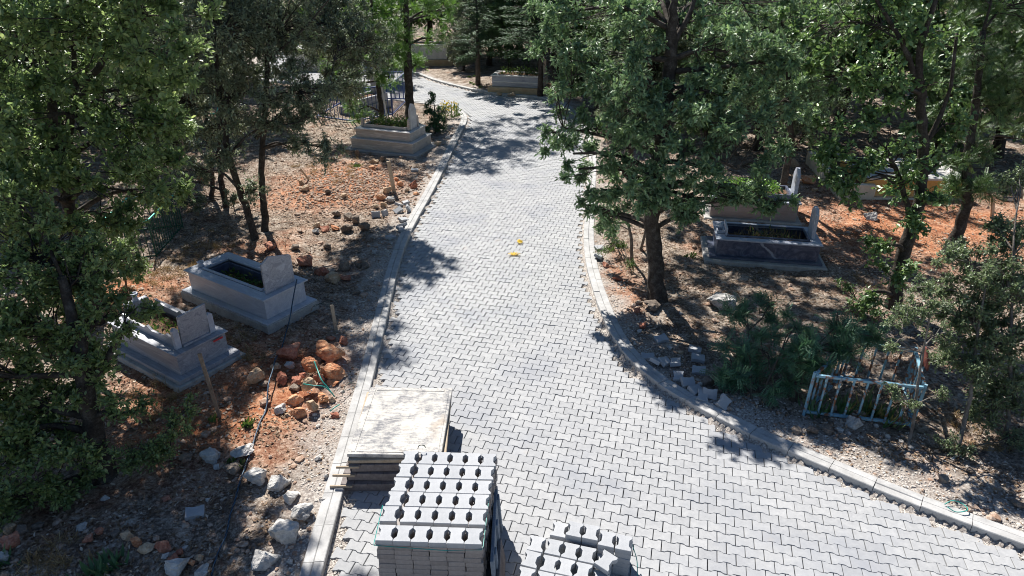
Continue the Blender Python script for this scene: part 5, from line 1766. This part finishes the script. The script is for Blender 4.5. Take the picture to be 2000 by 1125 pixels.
tree('oak_tree', 'tall oak added unseen behind the big right oak to shade the ground', 'tree',  # added tree, hidden from view, shades the soil beyond the big oak
     [[(3.2, 18.2, -0.1, 0.13), (3.1, 18.1, 2.5, 0.1), (2.9, 18.0, 4.8, 0.08), (2.7, 17.9, 6.4, 0.05)]],
     [(1.2, 16.6, 6.0, 0.7, 0.8, 0.4), (2.2, 16.9, 6.1, 0.8, 0.8, 0.4), (3.3, 17.2, 6.1, 0.8, 0.8, 0.4), (1.4, 18.0, 6.3, 0.8, 0.8, 0.4), (2.5, 18.4, 6.4, 0.9, 0.8, 0.4), (3.7, 18.3, 6.2, 0.8, 0.8, 0.4), (0.9, 15.6, 5.9, 0.55, 0.6, 0.3),
      (4.3, 17.2, 6.0, 0.7, 0.8, 0.4), (3.2, 18.3, 3.6, 0.8, 0.8, 0.5), (2.5, 18.0, 4.6, 0.9, 0.9, 0.5)],
     'lobed', 0.1, 0.05, 2.4, 'leaf_t8', clump=0.27, per=80, larea=0.5)
tree('broadleaf_tree', 'thin-trunked tree added right of the larger cedar, unseen crown dappling the path bend', 'tree',  # tree added for shade; its crown out of view dapples the bend
     [[(2.1, 31.8, -0.1, 0.13), (1.9, 31.8, 3, 0.1), (1.2, 31.7, 5.5, 0.08), (0.6, 31.6, 6.8, 0.05)]],
     [(-1.5, 30.6, 6.4, 0.9, 0.9, 0.45), (-0.7, 31.9, 6.7, 1.0, 1.0, 0.5), (0.5, 30.7, 6.8, 0.9, 0.9, 0.45), (0.4, 32.6, 7.2, 1.0, 1.0, 0.5), (-0.4, 29.6, 6.4, 0.7, 0.7, 0.35), (1.6, 31.5, 5.0, 0.9, 0.9, 0.6)],
     'oval', 0.11, 0.055, 1.7, 'leaf_dark', clump=0.35, per=70)
tree('oak_sapling', 'short oak sapling with two thin stems left of the big right oak', 'tree',
     [S((1235, 512, None, 0.035), (1232, 460, 12.4, 0.03), (1215, 400, 12.4, 0.02)), S((1250, 490, None, 0.03), (1262, 440, 12.7, 0.025), (1250, 390, 12.6, 0.015))],
     B((1190, 440, 12.3, 0.22, 0.3, 0.16), (1225, 400, 12.4, 0.3, 0.3, 0.22), (1195, 380, 12.3, 0.22, 0.3, 0.2), (1265, 400, 12.5, 0.2, 0.25, 0.2)),
     'lobed', 0.085, 0.045, 2.3, 'leaf_t8', clump=0.18, per=70, droop=0.2, larea=0.5, bark='bark_pale')
tree('oak_tree', 'slim curved trunk oak behind the plant-topped grave', 'tree',
     [S((1528, 398, None, 0.1), (1532, 345, 15.9, 0.085), (1545, 280, 15.9, 0.075), (1540, 200, 15.9, 0.06), (1540, 60, 15.9, 0.04))],
     B((1540, 200, 15.5, 0.7, 0.8, 0.55), (1600, 160, 16, 0.8, 0.8, 0.6), (1500, 60, 15.8, 0.9, 0.9, 0.8), (1590, 260, 15.5, 0.4, 0.45, 0.3), (1560, 30, 16, 0.9, 0.9, 0.8), (1450, 170, 15.8, 0.6, 0.7, 0.5)) + [(3.7, 16.8, 5.0, 0.8, 0.8, 0.5), (4.7, 16.7, 5.0, 0.7, 0.7, 0.5), (2.9, 16.6, 5.0, 0.8, 0.8, 0.5)],  # extra blobs at the end were added to shade the dark blue grave
     'lobed', 0.085, 0.04, 2.0, 'leaf_t8', clump=0.27, per=80, larea=0.5)
tree('broadleaf_tree', 'glossy broad-leaved tree with several dark stems at right', 'tree',
     [S((1745, 603, None, 0.13), (1760, 510, 10.7, 0.115), (1790, 410, 10.8, 0.1), (1803, 310, 10.8, 0.085), (1800, 200, 10.8, 0.07), (1795, 110, 10.8, 0.05), (1830, -10, 10.8, 0.03)),
      S((1780, 430, 10.8, 0.05), (1757, 350, 10.7, 0.04), (1730, 290, 10.6, 0.025)), S((1800, 300, 10.8, 0.045), (1850, 190, 10.9, 0.03), (1870, 60, 11, 0.02)),
      S((1795, 170, 10.8, 0.05), (1760, 80, 10.8, 0.035), (1700, -20, 10.9, 0.02))],
     B((1600, 50, 11.5, 0.65, 0.7, 0.5), (1700, 50, 11.0, 0.7, 0.7, 0.5), (1800, 60, 11.3, 0.7, 0.7, 0.5), (1610, 150, 11.2, 0.5, 0.6, 0.42), (1710, 160, 10.8, 0.65, 0.65, 0.45), (1810, 160, 11.2, 0.6, 0.6, 0.45),
       (1650, 240, 10.8, 0.4, 0.45, 0.3), (1740, 250, 10.6, 0.42, 0.45, 0.3), (1600, 310, 10.8, 0.16, 0.22, 0.14), (1690, 315, 10.6, 0.2, 0.25, 0.18), (1770, 350, 10.5, 0.22, 0.3, 0.25), (1790, 430, 10.5, 0.26, 0.3, 0.22),
       (1720, 480, 10.5, 0.22, 0.3, 0.2), (1745, 540, 10.4, 0.22, 0.25, 0.2), (1690, 575, 10.3, 0.2, 0.25, 0.2), (1720, -110, 11.3, 1.1, 1.0, 0.7), (1850, 240, 11.2, 0.3, 0.4, 0.3), (1660, 370, 10.5, 0.12, 0.2, 0.1), (1630, 345, 10.6, 0.13, 0.2, 0.08), (1700, 330, 10.6, 0.3, 0.3, 0.16), (1760, 300, 10.6, 0.35, 0.35, 0.25), (1830, 320, 10.9, 0.26, 0.3, 0.2), (1800, 380, 10.6, 0.28, 0.3, 0.16), (1640, 290, 10.7, 0.3, 0.35, 0.16)),
     'oval', 0.085, 0.055, 1.9, 'leaf_t10', clump=0.25, per=60, droop=0.2)
tree('locust_tree', 'dark feathery tree with curved trunk at the right edge', 'tree',
     [S((1845, 500, None, 0.12), (1872, 450, 12.9, 0.11), (1888, 390, 12.9, 0.1), (1890, 320, 12.9, 0.085), (1905, 200, 13, 0.07), (1920, 60, 13.1, 0.05))],
     B((1900, 80, 13.5, 0.9, 0.9, 0.8), (1990, 150, 13.5, 0.9, 0.9, 0.7), (1910, 200, 13.3, 0.7, 0.7, 0.5), (1980, 270, 13.3, 0.6, 0.6, 0.35), (1880, 300, 12.8, 0.4, 0.45, 0.25), (1980, 10, 13.5, 1.0, 1.0, 0.8),
       (2080, 120, 13.5, 1.0, 1.0, 1.2), (1870, 370, 12.8, 0.25, 0.3, 0.12), (1920, 370, 12.8, 0.22, 0.3, 0.12), (1930, -90, 13.5, 1.3, 1.2, 0.9)),
     'frond', 0.2, 0.07, 1.9, 'leaf_dark', clump=0.3, per=60, cluster=5, larea=0.42)
tree('oak_sapling', 'thin-stemmed sapling with pale grey-green leaves in front of the blue enclosure', 'tree',
     [S((1772, 878, None, 0.022), (1783, 830, 7.0, 0.02), (1790, 770, 7.1, 0.018), (1803, 690, 7.25, 0.013), (1818, 610, 7.3, 0.009))],
     B((1800, 600, 7.4, 0.24, 0.25, 0.17), (1760, 620, 7.3, 0.2, 0.22, 0.12), (1840, 650, 7.4, 0.15, 0.2, 0.16), (1740, 680, 7.2, 0.06, 0.1, 0.08), (1780, 790, 7.0, 0.1, 0.12, 0.08), (1750, 770, 7.0, 0.09, 0.12, 0.06),
       (1830, 770, 7.1, 0.09, 0.12, 0.1), (1790, 560, 7.6, 0.16, 0.2, 0.12)),
     'oval', 0.038, 0.018, 2.6, 'leaf_pale', clump=0.1, per=60, bark='bark_pale', tlen=0.1)
tree('holm_oak', 'dense pale grey-green young holm oak at the right edge', 'tree',
     [S((1868, 888, None, 0.03), (1882, 830, 6.95, 0.027), (1897, 760, 7.1, 0.022), (1910, 650, 7.4, 0.016), (1925, 560, 7.6, 0.01)), S((1960, 900, None, 0.03), (1970, 800, 7.1, 0.025), (1975, 640, 7.4, 0.018), (1980, 460, 7.9, 0.01))],
     B((1900, 520, 7.9, 0.36, 0.4, 0.25), (1960, 560, 7.8, 0.4, 0.4, 0.3), (1880, 620, 7.6, 0.32, 0.35, 0.25), (1960, 660, 7.4, 0.4, 0.4, 0.28), (1900, 710, 7.3, 0.3, 0.3, 0.2), (1980, 760, 7.2, 0.35, 0.35, 0.25),
       (1985, 470, 8.1, 0.25, 0.3, 0.2), (1985, 360, 8.6, 0.16, 0.2, 0.14), (1860, 700, 7.4, 0.16, 0.2, 0.15), (1840, 560, 7.9, 0.16, 0.2, 0.12), (1930, 800, 7.1, 0.25, 0.3, 0.15), (1950, 440, 8.3, 0.15, 0.2, 0.1), (1850, 480, 8.6, 0.12, 0.2, 0.12)),
     'oval', 0.044, 0.024, 4.6, 'leaf_pale', clump=0.16, per=80, bark='bark_pale', tlen=0.12)
tree('shrub', 'little grey-leaved shrub at the foot of the young holm oak', 'shrub', [S((1850, 895, None, 0.012), (1850, 870, 6.75, 0.008))],
     B((1848, 885, 6.72, 0.16, 0.16, 0.1), (1880, 905, 6.6, 0.12, 0.12, 0.07), (1980, 860, 6.8, 0.2, 0.2, 0.12)), 'oval', 0.032, 0.016, 1.8, 'leaf_pale', clump=0.09, per=50, bark='twig')
tree('acacia_bush', 'dark green feathery acacia bush behind the right kerb', 'bush',
     [S((1470, 790, None, 0.02), (1465, 700, 8.3, 0.014), (1460, 620, 8.9, 0.008)), S((1480, 785, None, 0.02), (1520, 700, 8.2, 0.014), (1550, 640, 8.6, 0.008)), S((1550, 795, None, 0.04), (1553, 740, 7.9, 0.035))],
     B((1460, 630, 8.9, 0.45, 0.4, 0.22), (1430, 690, 8.5, 0.26, 0.3, 0.18), (1500, 690, 8.4, 0.4, 0.35, 0.22), (1480, 760, 8.0, 0.28, 0.3, 0.13), (1560, 640, 8.8, 0.35, 0.35, 0.22), (1430, 740, 8.1, 0.16, 0.2, 0.12), (1540, 740, 8.0, 0.25, 0.25, 0.16), (1500, 600, 9.3, 0.3, 0.3, 0.15)),
     'frond', 0.17, 0.08, 2.8, 'leaf_rob', clump=0.2, per=36, cluster=4, larea=0.42, bark='twig')
tree('acacia_bush', 'sunlit acacia branch arching over the corner of the blue enclosure', 'bush',
     [S((1556, 800, None, 0.018), (1570, 730, 7.9, 0.014), (1610, 660, 8.1, 0.009), (1660, 625, 8.2, 0.005)), S((1570, 730, 7.9, 0.01), (1560, 690, 8.0, 0.007), (1530, 700, 7.9, 0.004))],
     B((1640, 640, 8.15, 0.18, 0.15, 0.07), (1590, 680, 8.0, 0.2, 0.2, 0.09), (1555, 710, 7.85, 0.16, 0.16, 0.08), (1700, 655, 8.2, 0.1, 0.1, 0.04), (1600, 720, 7.8, 0.12, 0.12, 0.06), (1640, 680, 7.95, 0.16, 0.14, 0.05)),
     'frond', 0.19, 0.085, 2.2, 'leaf_rob', clump=0.17, per=30, cluster=3, larea=0.42, bark='twig', upn=1.5)
tree('shrub', 'weedy shrub with whitish leaves by the right kerb near the sapling', 'shrub', [S((1200, 470, None, 0.01), (1200, 450, 12.9, 0.006))],
     B((1200, 475, 12.9, 0.22, 0.25, 0.08), (1180, 490, 12.5, 0.16, 0.2, 0.06), (1230, 520, 12, 0.15, 0.15, 0.05)), 'oval', 0.04, 0.016, 1.3, 'weed', clump=0.1, per=40, bark='twig')
tree('shrub', 'low green shoots in the shade beneath the glossy broad-leaved tree', 'shrub', [S((1690, 610, None, 0.012), (1690, 590, 10.2, 0.008))],
     B((1690, 595, 10.2, 0.22, 0.22, 0.12), (1730, 620, 9.9, 0.2, 0.2, 0.1), (1650, 560, 10.8, 0.15, 0.2, 0.08)), 'oval', 0.05, 0.03, 1.6, 'leaf_t10', clump=0.12, per=40, bark='twig')
for (px, py, hgt, lb) in ((850, 262, 1.25, 'small dark conifer growing between the two-tier grave and the kerb bend'),):
    g = G(px, py)
    t_ = thing('young_conifer', lb, 'tree', (g[0], g[1], 0))
    crown_build([[(0, 0, -0.05, 0.03), (0.02, 0, 0.8, 0.02), (0, 0, 1.3, 0.008)]], [(0, 0, 0.35, 0.55, 0.5, 0.2), (0, 0, 0.75, 0.38, 0.35, 0.2), (0, 0, 1.15, 0.15, 0.15, 0.2)], 'diamond', 0.09, 0.03, 4.0,
                per=90, clump=0.16, barkmat=M['bark'], leafmat=M['needle'], parent=t_, larea=0.5)
g = G(878, 232)
t_ = thing('flowering_plant', 'small plant with yellow-orange blooms beside the dark conifer at the kerb', 'plant', (g[0], g[1], 0.05))
foliage_part('leaves', t_, (-0.35, 0.35, -0.25, 0.25), 260, 0.16, 0.03, 'diamond', 'weed', 0, 0.4, 1.2)
foliage_part('blooms', t_, (-0.3, 0.3, -0.2, 0.2), 70, 0.1, 0.06, 'diamond', 'yellow', 0.25, 0.35, 0.6)

# iris plants inside and before the blue enclosure
g = np.array([4.72, 7.55])
for q, (px, py, n_, lb) in enumerate(((1600, 818, 26, 'dark green iris clump in the left part of the blue enclosure'), (1655, 812, 34, 'upright iris clump in the middle of the blue enclosure'), (1705, 815, 40, 'iris clump with browned tips toward the right of the enclosure'),
                                      (1752, 835, 34, 'half-withered iris clump at the enclosure\'s right front corner'))):
    w = G(px, py, 0.05)
    m_ = MB()
    a = rng.uniform(0, 6.28, n_)
    P = np.c_[rng.normal(0, 0.09, n_), rng.normal(0, 0.07, n_), np.zeros(n_)]
    D = np.c_[np.cos(a) * 0.45, np.sin(a) * 0.45, np.ones(n_)]
    leaves(m_, P, D, np.c_[np.cos(a), np.sin(a), -0.4 * np.ones(n_)] + rng.normal(0, 0.2, (n_, 3)), rng.uniform(0.18, 0.36, n_), 0.035, 'blade', np.clip(rng.normal(0.4 + 0.12 * q, 0.25, n_), 0, 1))
    o = m_.obj('iris_plant', M['iris'], label=lb, cat='plant', group='iris plants in the blue enclosure')
    o.location = (w[0], w[1] + 0.1, 0.03)
for q, (px, py, lb) in enumerate(((190, 1120, 'broad-bladed green plant at the lower left edge of the photo'), (225, 1112, 'upright green plant right of the broad-bladed one at the lower edge'), (5, 1110, 'pale succulent-like leaf plant in the lower left corner'))):
    w = G(px, py, 0.05)
    m_ = MB()
    n_ = 22
    a = rng.uniform(0, 6.28, n_)
    P = np.c_[rng.normal(0, 0.05, n_), rng.normal(0, 0.05, n_), np.zeros(n_)]
    D = np.c_[np.cos(a) * 0.6, np.sin(a) * 0.6, np.ones(n_)]
    leaves(m_, P, D, np.c_[np.cos(a), np.sin(a), -0.4 * np.ones(n_)], rng.uniform(0.1, 0.24, n_), 0.04, 'blade', np.clip(rng.normal(0.4, 0.2, n_), 0, 1))
    o = m_.obj('leafy_plant', M['iris'], label=lb, cat='plant')
    o.location = (w[0], w[1], gz1(w[0], w[1]))

# ---------------------------------------------------------------- cedars


def cedar(name, label, x, y, h, r, seed, z0=1.0, dens=1.0, seg=None):
    t_ = thing(name, label, 'tree', (x, y, 0))
    bark = MB()
    bark.tube([(0, 0, -0.1), (0.03, 0, h * 0.5), (0, 0, h)], [0.09 + h * 0.008, 0.06, 0.01], 8)
    lf = MB()
    nl = int((h - z0) / 0.28)
    for i in range(nl):
        z = z0 + i * 0.28
        rr = r * (1 - (z - z0) / (h - z0)) ** 0.8 + 0.12
        nb = 7
        for k in range(nb):
            a = rng.uniform(0, 6.28)
            l_ = rr * rng.uniform(0.7, 1.1)
            d = np.array([math.cos(a), math.sin(a), 0.12])
            e = d * l_
            p0 = np.array([0, 0, z + rng.uniform(-0.1, 0.1)])
            bark.tube([p0, p0 + e * 0.6, p0 + e + np.array((0, 0, -0.12 * l_))], [0.018, 0.012, 0.004], 4)
            n_ = int(90 * l_ * dens)
            t = rng.random(n_) ** 0.7
            side = np.array([-math.sin(a), math.cos(a), 0])
            P = p0 + e * t[:, None] + side * (rng.uniform(-1, 1, n_) * 0.3 * (1.1 - t) * l_)[:, None] + np.c_[np.zeros((n_, 2)), rng.normal(0, 0.035, n_) - 0.12 * l_ * t ** 2]
            D = d + side * rng.uniform(-1.1, 1.1, (n_, 1)) + rng.normal(0, 0.2, (n_, 3))
            leaves(lf, P, D, np.array([[0, 0, 1.0]]) + rng.normal(0, 0.3, (n_, 3)), rng.uniform(0.1, 0.2, n_), 0.035, 'diamond', np.clip(rng.normal(0.45, 0.25, n_), 0, 1))
    bark.obj('trunk', M['bark'], t_, smooth=True)
    lf.obj('crown', M['needle'], t_)
    return t_


cedar('cedar_tree', 'small conical cedar on a thin trunk in the middle of the background', -1.5, 30.9, 4.6, 1.0, 1, 1.3)
cedar('cedar_tree', 'larger layered cedar behind the white ribbed grave', 1.25, 30.6, 7.5, 2.2, 2, 1.5)
g = G(1045, 190)
t_ = cedar('cedar_tree', 'dark narrow trunk conifer in front of the white ribbed grave', float(g[0]) + 0.2, float(g[1]) - 0.2, 5.5, 0.9, 3, 2.2)

# ---------------------------------------------------------------- trees further back: three kinds, copied


def back_proto(seed, kind, L, Wd, mat, h, r):
    t_ = thing('background_tree', '', 'tree')
    n_ = 6
    bl = []
    for k in range(n_):
        a = k / n_ * 6.28 + rng.uniform(-0.4, 0.4)
        bl.append((math.cos(a) * r * 0.55, math.sin(a) * r * 0.55, h * rng.uniform(0.3, 0.62), r * 0.55, r * 0.55, h * 0.15))
    bl += [(0, 0, h * 0.8, r * 0.6, r * 0.6, h * 0.16), (0.3, 0, h * 0.62, r * 0.7, r * 0.7, h * 0.14), (0, 0.2, h * 0.35, r * 0.7, r * 0.7, h * 0.13), (0.5, -0.4, h * 0.2, r * 0.7, r * 0.6, h * 0.09), (-0.7, 0.3, h * 0.22, r * 0.6, r * 0.6, h * 0.1)]
    st = [[(0, 0, -0.1, 0.15), (0.1, 0.1, h * 0.25, 0.12), (-0.1, 0, h * 0.5, 0.09), (0.1, 0, h * 0.85, 0.04)],
          [(0, 0.05, h * 0.18, 0.08), (0.5, 0.2, h * 0.4, 0.05), (0.8, 0.2, h * 0.6, 0.02)]]
    crown_build(st, bl, kind, L, Wd, 2.1, per=90, clump=0.42, barkmat=M['bark'], leafmat=M[mat], parent=t_)
    return t_


protos = [back_proto(1, 'oval', 0.12, 0.06, 'leaf_dark', 7.5, 2.4), back_proto(2, 'oval', 0.11, 0.055, 'leaf_t3', 6.8, 2.2), back_proto(3, 'oval', 0.12, 0.07, 'leaf_t10', 7.2, 2.3)]


def copy_tree(o, parent=None):
    c = o.copy()
    C.objects.link(c)
    if parent is not None:
        c.parent = parent
    for ch in list(o.children):
        copy_tree(ch, c)
    return c


BACK = [
    (-13.5, 20.5, 0, 1.0, 'dark tree behind the leaves of the upper left corner tree'),
    (-10.2, 25.0, 1, 0.95, 'grey-green tree seen between the upper left tree and the two-trunk oak'),
    (-15.0, 27.5, 2, 1.1, 'fresh green tree deep in the upper left background'),
    (-13.0, 33.0, 0, 1.1, 'dark tree left of the bright white grave in the background'),
    (-8.0, 32.0, 1, 0.75, 'small grey-green tree in front of the bright white grave'),
    (-9.4, 43.0, 0, 1.2, 'dark tree behind and left of the orange-tan plinth grave'),
    (-5.0, 43.5, 0, 1.25, 'dense dark tree right behind the orange-tan plinth grave'),
    (-1.2, 36.5, 1, 1.0, 'grey-green tree behind the small conical cedar'),
    (2.2, 36.0, 0, 1.2, 'dark tree behind the larger layered cedar'),
    (4.6, 31.0, 0, 1.05, 'dark tree right of the larger cedar, behind the big oak\'s crown'),
    (5.0, 24.5, 1, 0.9, 'grey-green tree behind the big right oak, left of its trunk top'),
    (7.8, 27.5, 2, 1.05, 'green tree behind the big right oak\'s upper trunk'),
    (7.6, 20.8, 1, 0.95, 'grey-green tree above the sunny boulders right of the oak'),
    (11.2, 23.5, 0, 1.1, 'dark tree behind the glossy broad-leaved tree'),
    (11.6, 29.5, 2, 1.1, 'green tree deep behind the glossy broad-leaved tree'),
    (14.5, 20.0, 0, 1.1, 'dark tree behind the orange grave and right edge tree'),
    (16.0, 26.0, 1, 1.15, 'grey-green tree at the far upper right'),
    (-19.0, 24.0, 1, 1.1, 'grey-green tree beyond the left edge of the wood'),
    (-12.0, 15.5, 0, 0.85, 'dark tree close behind the tall upper left tree'),
    (15.0, 14.5, 0, 0.9, 'dark tree shading the right edge beyond the cream slab'),
    (-17.5, 35.0, 2, 1.2, 'green tree furthest left in the background'),
    (8.5, 36.0, 0, 1.25, 'tall dark tree furthest back behind the big oak'),
    (0.4, 42.0, 2, 1.2, 'green tree peeking between the cedars at the top edge'),
    (15.0, 35.0, 0, 1.3, 'tall dark tree furthest back at the right'),
]
BACK += [
    (3.4, 22.0, 1, 0.42, 'low grey-green bush beyond the big oak\'s left branches'),
    (5.9, 20.5, 0, 0.45, 'low dark bush behind the slim curved oak'),
    (9.2, 21.5, 1, 0.45, 'low grey-green bush behind the cream grave edging'),
    (12.4, 19.6, 0, 0.5, 'low dark bush behind the orange grave\'s headstone'),
    (3.2, 25.5, 0, 0.6, 'dark bushy tree beside the path\'s far right edge'),
    (-9.6, 19.0, 1, 0.5, 'low grey-green tree behind the thin paired trunks'),
    (-12.0, 23.0, 0, 0.6, 'dark bushy tree by the turquoise topped railing'),
    (-5.6, 32.2, 1, 0.45, 'low bush across the path from the orange-tan plinth grave'),
    (3.6, 34.0, 0, 0.7, 'dark bushy tree between the two cedars\' right side and the wood'),
    (-1.9, 39.8, 1, 1.1, 'grey-green tree filling the gap behind the small cedar'),
    (1.2, 39.0, 0, 1.1, 'dark tree closing the gap behind the larger cedar'),
    (-7.2, 40.0, 2, 0.95, 'green tree between the white grave and the orange-tan plinth grave'),
    (-0.1, 34.6, 0, 0.6, 'dark bushy tree just behind and between the two cedars'),
    (-2.4, 34.6, 1, 0.4, 'low bush on the rubble mound behind the path bend'),
]
used = set()
for k, (x, y, q, s_, lb) in enumerate(BACK):
    o = protos[q] if q not in used else copy_tree(protos[q])
    used.add(q)
    o.location = (x, y, 0.0)
    o.scale = (s_, s_, s_ * rng.uniform(0.9, 1.1))
    o.rotation_euler = (0, 0, rng.uniform(0, 6.28))
    tag(o, lb, 'tree', 'trees of the background wood')

# distant wood as one mass
m_ = MB()
n_ = 70000
x = rng.uniform(-75, 75, n_)
y = 46 + 45 * rng.random(n_) ** 1.5
top = 8.5 + 2.5 * fnoise(x, y, 0.06, 4) + 1.5 * fnoise(x, y, 0.17, 9)
z = top * rng.random(n_) ** 0.7
P = np.c_[x, y, z + 0.2]
keep = fnoise(x * 1.0, y + z, 0.3, 12) > -0.35
P = P[keep]
n_ = len(P)
leaves(m_, P, rng.normal(size=(n_, 3)), unit(rng.normal(size=(n_, 3)) + np.array((0, -0.4, 0.7))), rng.uniform(0.25, 0.5, n_), 0.22, 'diamond', np.clip(rng.normal(0.4, 0.25, n_), 0, 1))
m_.obj('distant_wood', M['leaf_dark'], kind='stuff', label='far wood beyond the cemetery along the top edge', cat='wood')

# ---------------------------------------------------------------- ground cover


def scatter(n, x0, x1, y0, y1, pw=1.0, dens=None):
    x = rng.uniform(x0, x1, n)
    y = y0 + (y1 - y0) * rng.random(n) ** pw
    d = np.minimum(dist_line(x, y, LEFT), dist_line(x, y, RIGHT))
    ok = ~inside(x, y) & (d > 0.25)
    half = (y * 0.78 + 2.6)
    ok &= np.abs(x) < half
    if dens is not None:
        ok &= rng.random(n) < dens(x, y, d)
    return x[ok], y[ok], d[ok]


x, y, d = scatter(420000, -16, 17, 3.6, 27, 1.5, lambda x, y, d: np.clip(0.25 + 0.9 * fnoise(x, y, 0.5, 6) + 0.25 * np.clip(d - 0.4, 0, 1), 0.04, 1) * np.where(d < 0.7, 0.25, 1))
z = gz(x, y)
n_ = len(x)
m_ = MB()
leaves(m_, np.c_[x, y, z + 0.004 + 0.012 * rng.random(n_)], np.c_[rng.normal(size=(n_, 2)), rng.normal(0, 0.25, n_)], np.c_[rng.normal(0, 0.35, (n_, 2)), np.ones(n_)], rng.uniform(0.03, 0.075, n_), rng.uniform(0.015, 0.035, n_), 'diamond',
       np.clip(rng.normal(0.5, 0.34, n_), 0, 1))
m_.obj('leaf_litter', M['litter'], kind='stuff', label='dry brown and tan leaf litter under the trees', cat='leaf litter')

# loose gravel and stones
PV, PF = icosphere(1)


def pebbles(x, y, size, mat, name, label, cat, flat=0.6):
    n = len(x)
    z = gz(x, y)
    s_ = size
    base = PV[None] * (1 + rng.normal(0, 0.16, (n, len(PV), 1)))
    sc3 = np.stack([s_, s_ * rng.uniform(0.6, 1, n), s_ * rng.uniform(flat * 0.6, flat * 1.2, n)], -1)
    V = base * sc3[:, None, :]
    a = rng.uniform(0, 6.28, n)
    c_, q_ = np.cos(a)[:, None], np.sin(a)[:, None]
    V = np.stack([V[..., 0] * c_ - V[..., 1] * q_, V[..., 0] * q_ + V[..., 1] * c_, V[..., 2]], -1)
    V += np.stack([x, y, z + sc3[:, 2] * 0.35], -1)[:, None]
    b = (np.arange(n) * len(PV))[:, None, None]
    m_ = MB()
    m_.add(V.reshape(-1, 3), (b + PF[None]).reshape(-1, 3))
    m_.obj(name, M[mat], kind='stuff', label=label, cat=cat)


x, y, d = scatter(140000, -5, 13, 3.2, 22, 1.7, lambda x, y, d: np.clip(1.15 - d / np.where((x > 2) & (y < 8), 1.5, 0.75) + 0.4 * fnoise(x, y, 1.2, 2), 0, 1) * np.where(y > 15, 0.35, 1))
pebbles(x, y, rng.uniform(0.007, 0.02, len(x)) * (1 + (rng.random(len(x)) > 0.96) * 1.2), 'gravel', 'gravel', 'pale loose gravel along both kerbs', 'gravel')
x, y, d = scatter(70000, -14, 15, 3.6, 24, 1.4, lambda x, y, d: np.clip(0.32 + 0.8 * fnoise(x, y, 0.6, 11), 0.05, 1) * 0.8)
pebbles(x, y, rng.uniform(0.012, 0.035, len(x)) * (1 + (rng.random(len(x)) > 0.93) * 1.3), 'pebble_red', 'small_stones', 'small reddish and tan stones and soil clods strewn over the ground', 'stones')
x, y, d = scatter(9000, -7, -2, 14.5, 19.5, 1.0, lambda x, y, d: np.exp(-((x + 4.2) / 1.4) ** 2 - ((y - 17) / 1.5) ** 2))
pebbles(x, y, rng.uniform(0.015, 0.05, len(x)), 'pebble_red', 'small_stones', 'reddish clods on the sunny mound left of the path', 'stones')
# sand and crumbs in the gap between pavers and kerb, and crumbs on the right kerb top
n_ = 16000
pts = []
for P_, s_ in ((LEFT, -1), (RIGHT, 1)):
    seg = P_[:-1] + (P_[1:] - P_[:-1]) * 0.5
    i = rng.integers(0, len(P_) - 1, n_)
    t = rng.random(n_)
    b_ = P_[i] + (P_[i + 1] - P_[i]) * t[:, None]
    dd = unit(P_[i + 1] - P_[i])
    nr = np.c_[-dd[:, 1], dd[:, 0]] * s_
    b_ = b_ + nr * rng.uniform(0.0, 0.16, n_)[:, None]
    pts.append(b_[(b_[:, 1] > 3.5) & (b_[:, 1] < 24)])
pts = np.concatenate(pts)
ok = inside(pts[:, 0], pts[:, 1])
pts = pts[ok]
pebbles(pts[:, 0], pts[:, 1], rng.uniform(0.005, 0.016, len(pts)), 'gravel', 'gravel', 'gravel crumbs filling the gaps between pavers and kerbs', 'gravel')

# dry grass and weeds
def tufts(spots, n, L, mat, name, label, cat, kind='blade', w=0.006, up=1.1):
    Ps, Ds = [], []
    for (px, py, r, k) in spots:
        g = G(px, py, 0.05)
        nn = int(n * k)
        cl = rng.normal(0, r * 0.6, (max(3, nn // 30), 2))
        c_ = cl[rng.integers(0, len(cl), nn)] + rng.normal(0, 0.035, (nn, 2))
        x_ = g[0] + c_[:, 0]
        y_ = g[1] + c_[:, 1]
        Ps.append(np.c_[x_, y_, gz(x_, y_)])
        Ds.append(unit(rng.normal(size=(nn, 3)) * 0.6 + np.array((0, 0, up))))
    P = np.concatenate(Ps)
    D = np.concatenate(Ds)
    k = len(P)
    m_ = MB()
    leaves(m_, P, D, rng.normal(size=(k, 3)), L * rng.uniform(0.5, 1.3, k), w, kind, np.clip(rng.normal(0.5, 0.25, k), 0, 1))
    m_.obj(name, M[mat], kind='stuff', label=label, cat=cat)


tufts([(330, 520, 0.6, 1.3), (400, 480, 0.5, 0.9), (290, 560, 0.5, 0.8), (660, 350, 0.9, 1.0), (620, 320, 0.8, 0.7), (300, 780, 0.4, 0.9), (350, 820, 0.4, 0.8), (460, 660, 0.4, 0.5), (120, 1100, 0.3, 0.9), (590, 600, 0.3, 0.3),
       (1560, 480, 0.3, 0.3), (1690, 560, 0.4, 0.4), (1930, 860, 0.4, 0.5), (690, 300, 0.5, 0.4), (500, 700, 0.3, 0.3), (360, 410, 1.0, 0.4)], 700, 0.13, 'straw', 'dry_grass', 'dry straw-coloured grass tufts on the red soil', 'grass', up=0.6)
tufts([(700, 330, 0.25, 0.5), (1210, 480, 0.2, 0.5), (470, 830, 0.3, 0.3), (440, 900, 0.2, 0.2), (880, 225, 0.5, 0.6), (1480, 460, 0.2, 0.1), (1340, 500, 0.3, 0.2), (930, 165, 0.8, 0.7), (1100, 185, 1, 0.6)], 260, 0.08, 'weed', 'weeds', 'small green weeds on the soil', 'weeds', 'oval', 0.03)
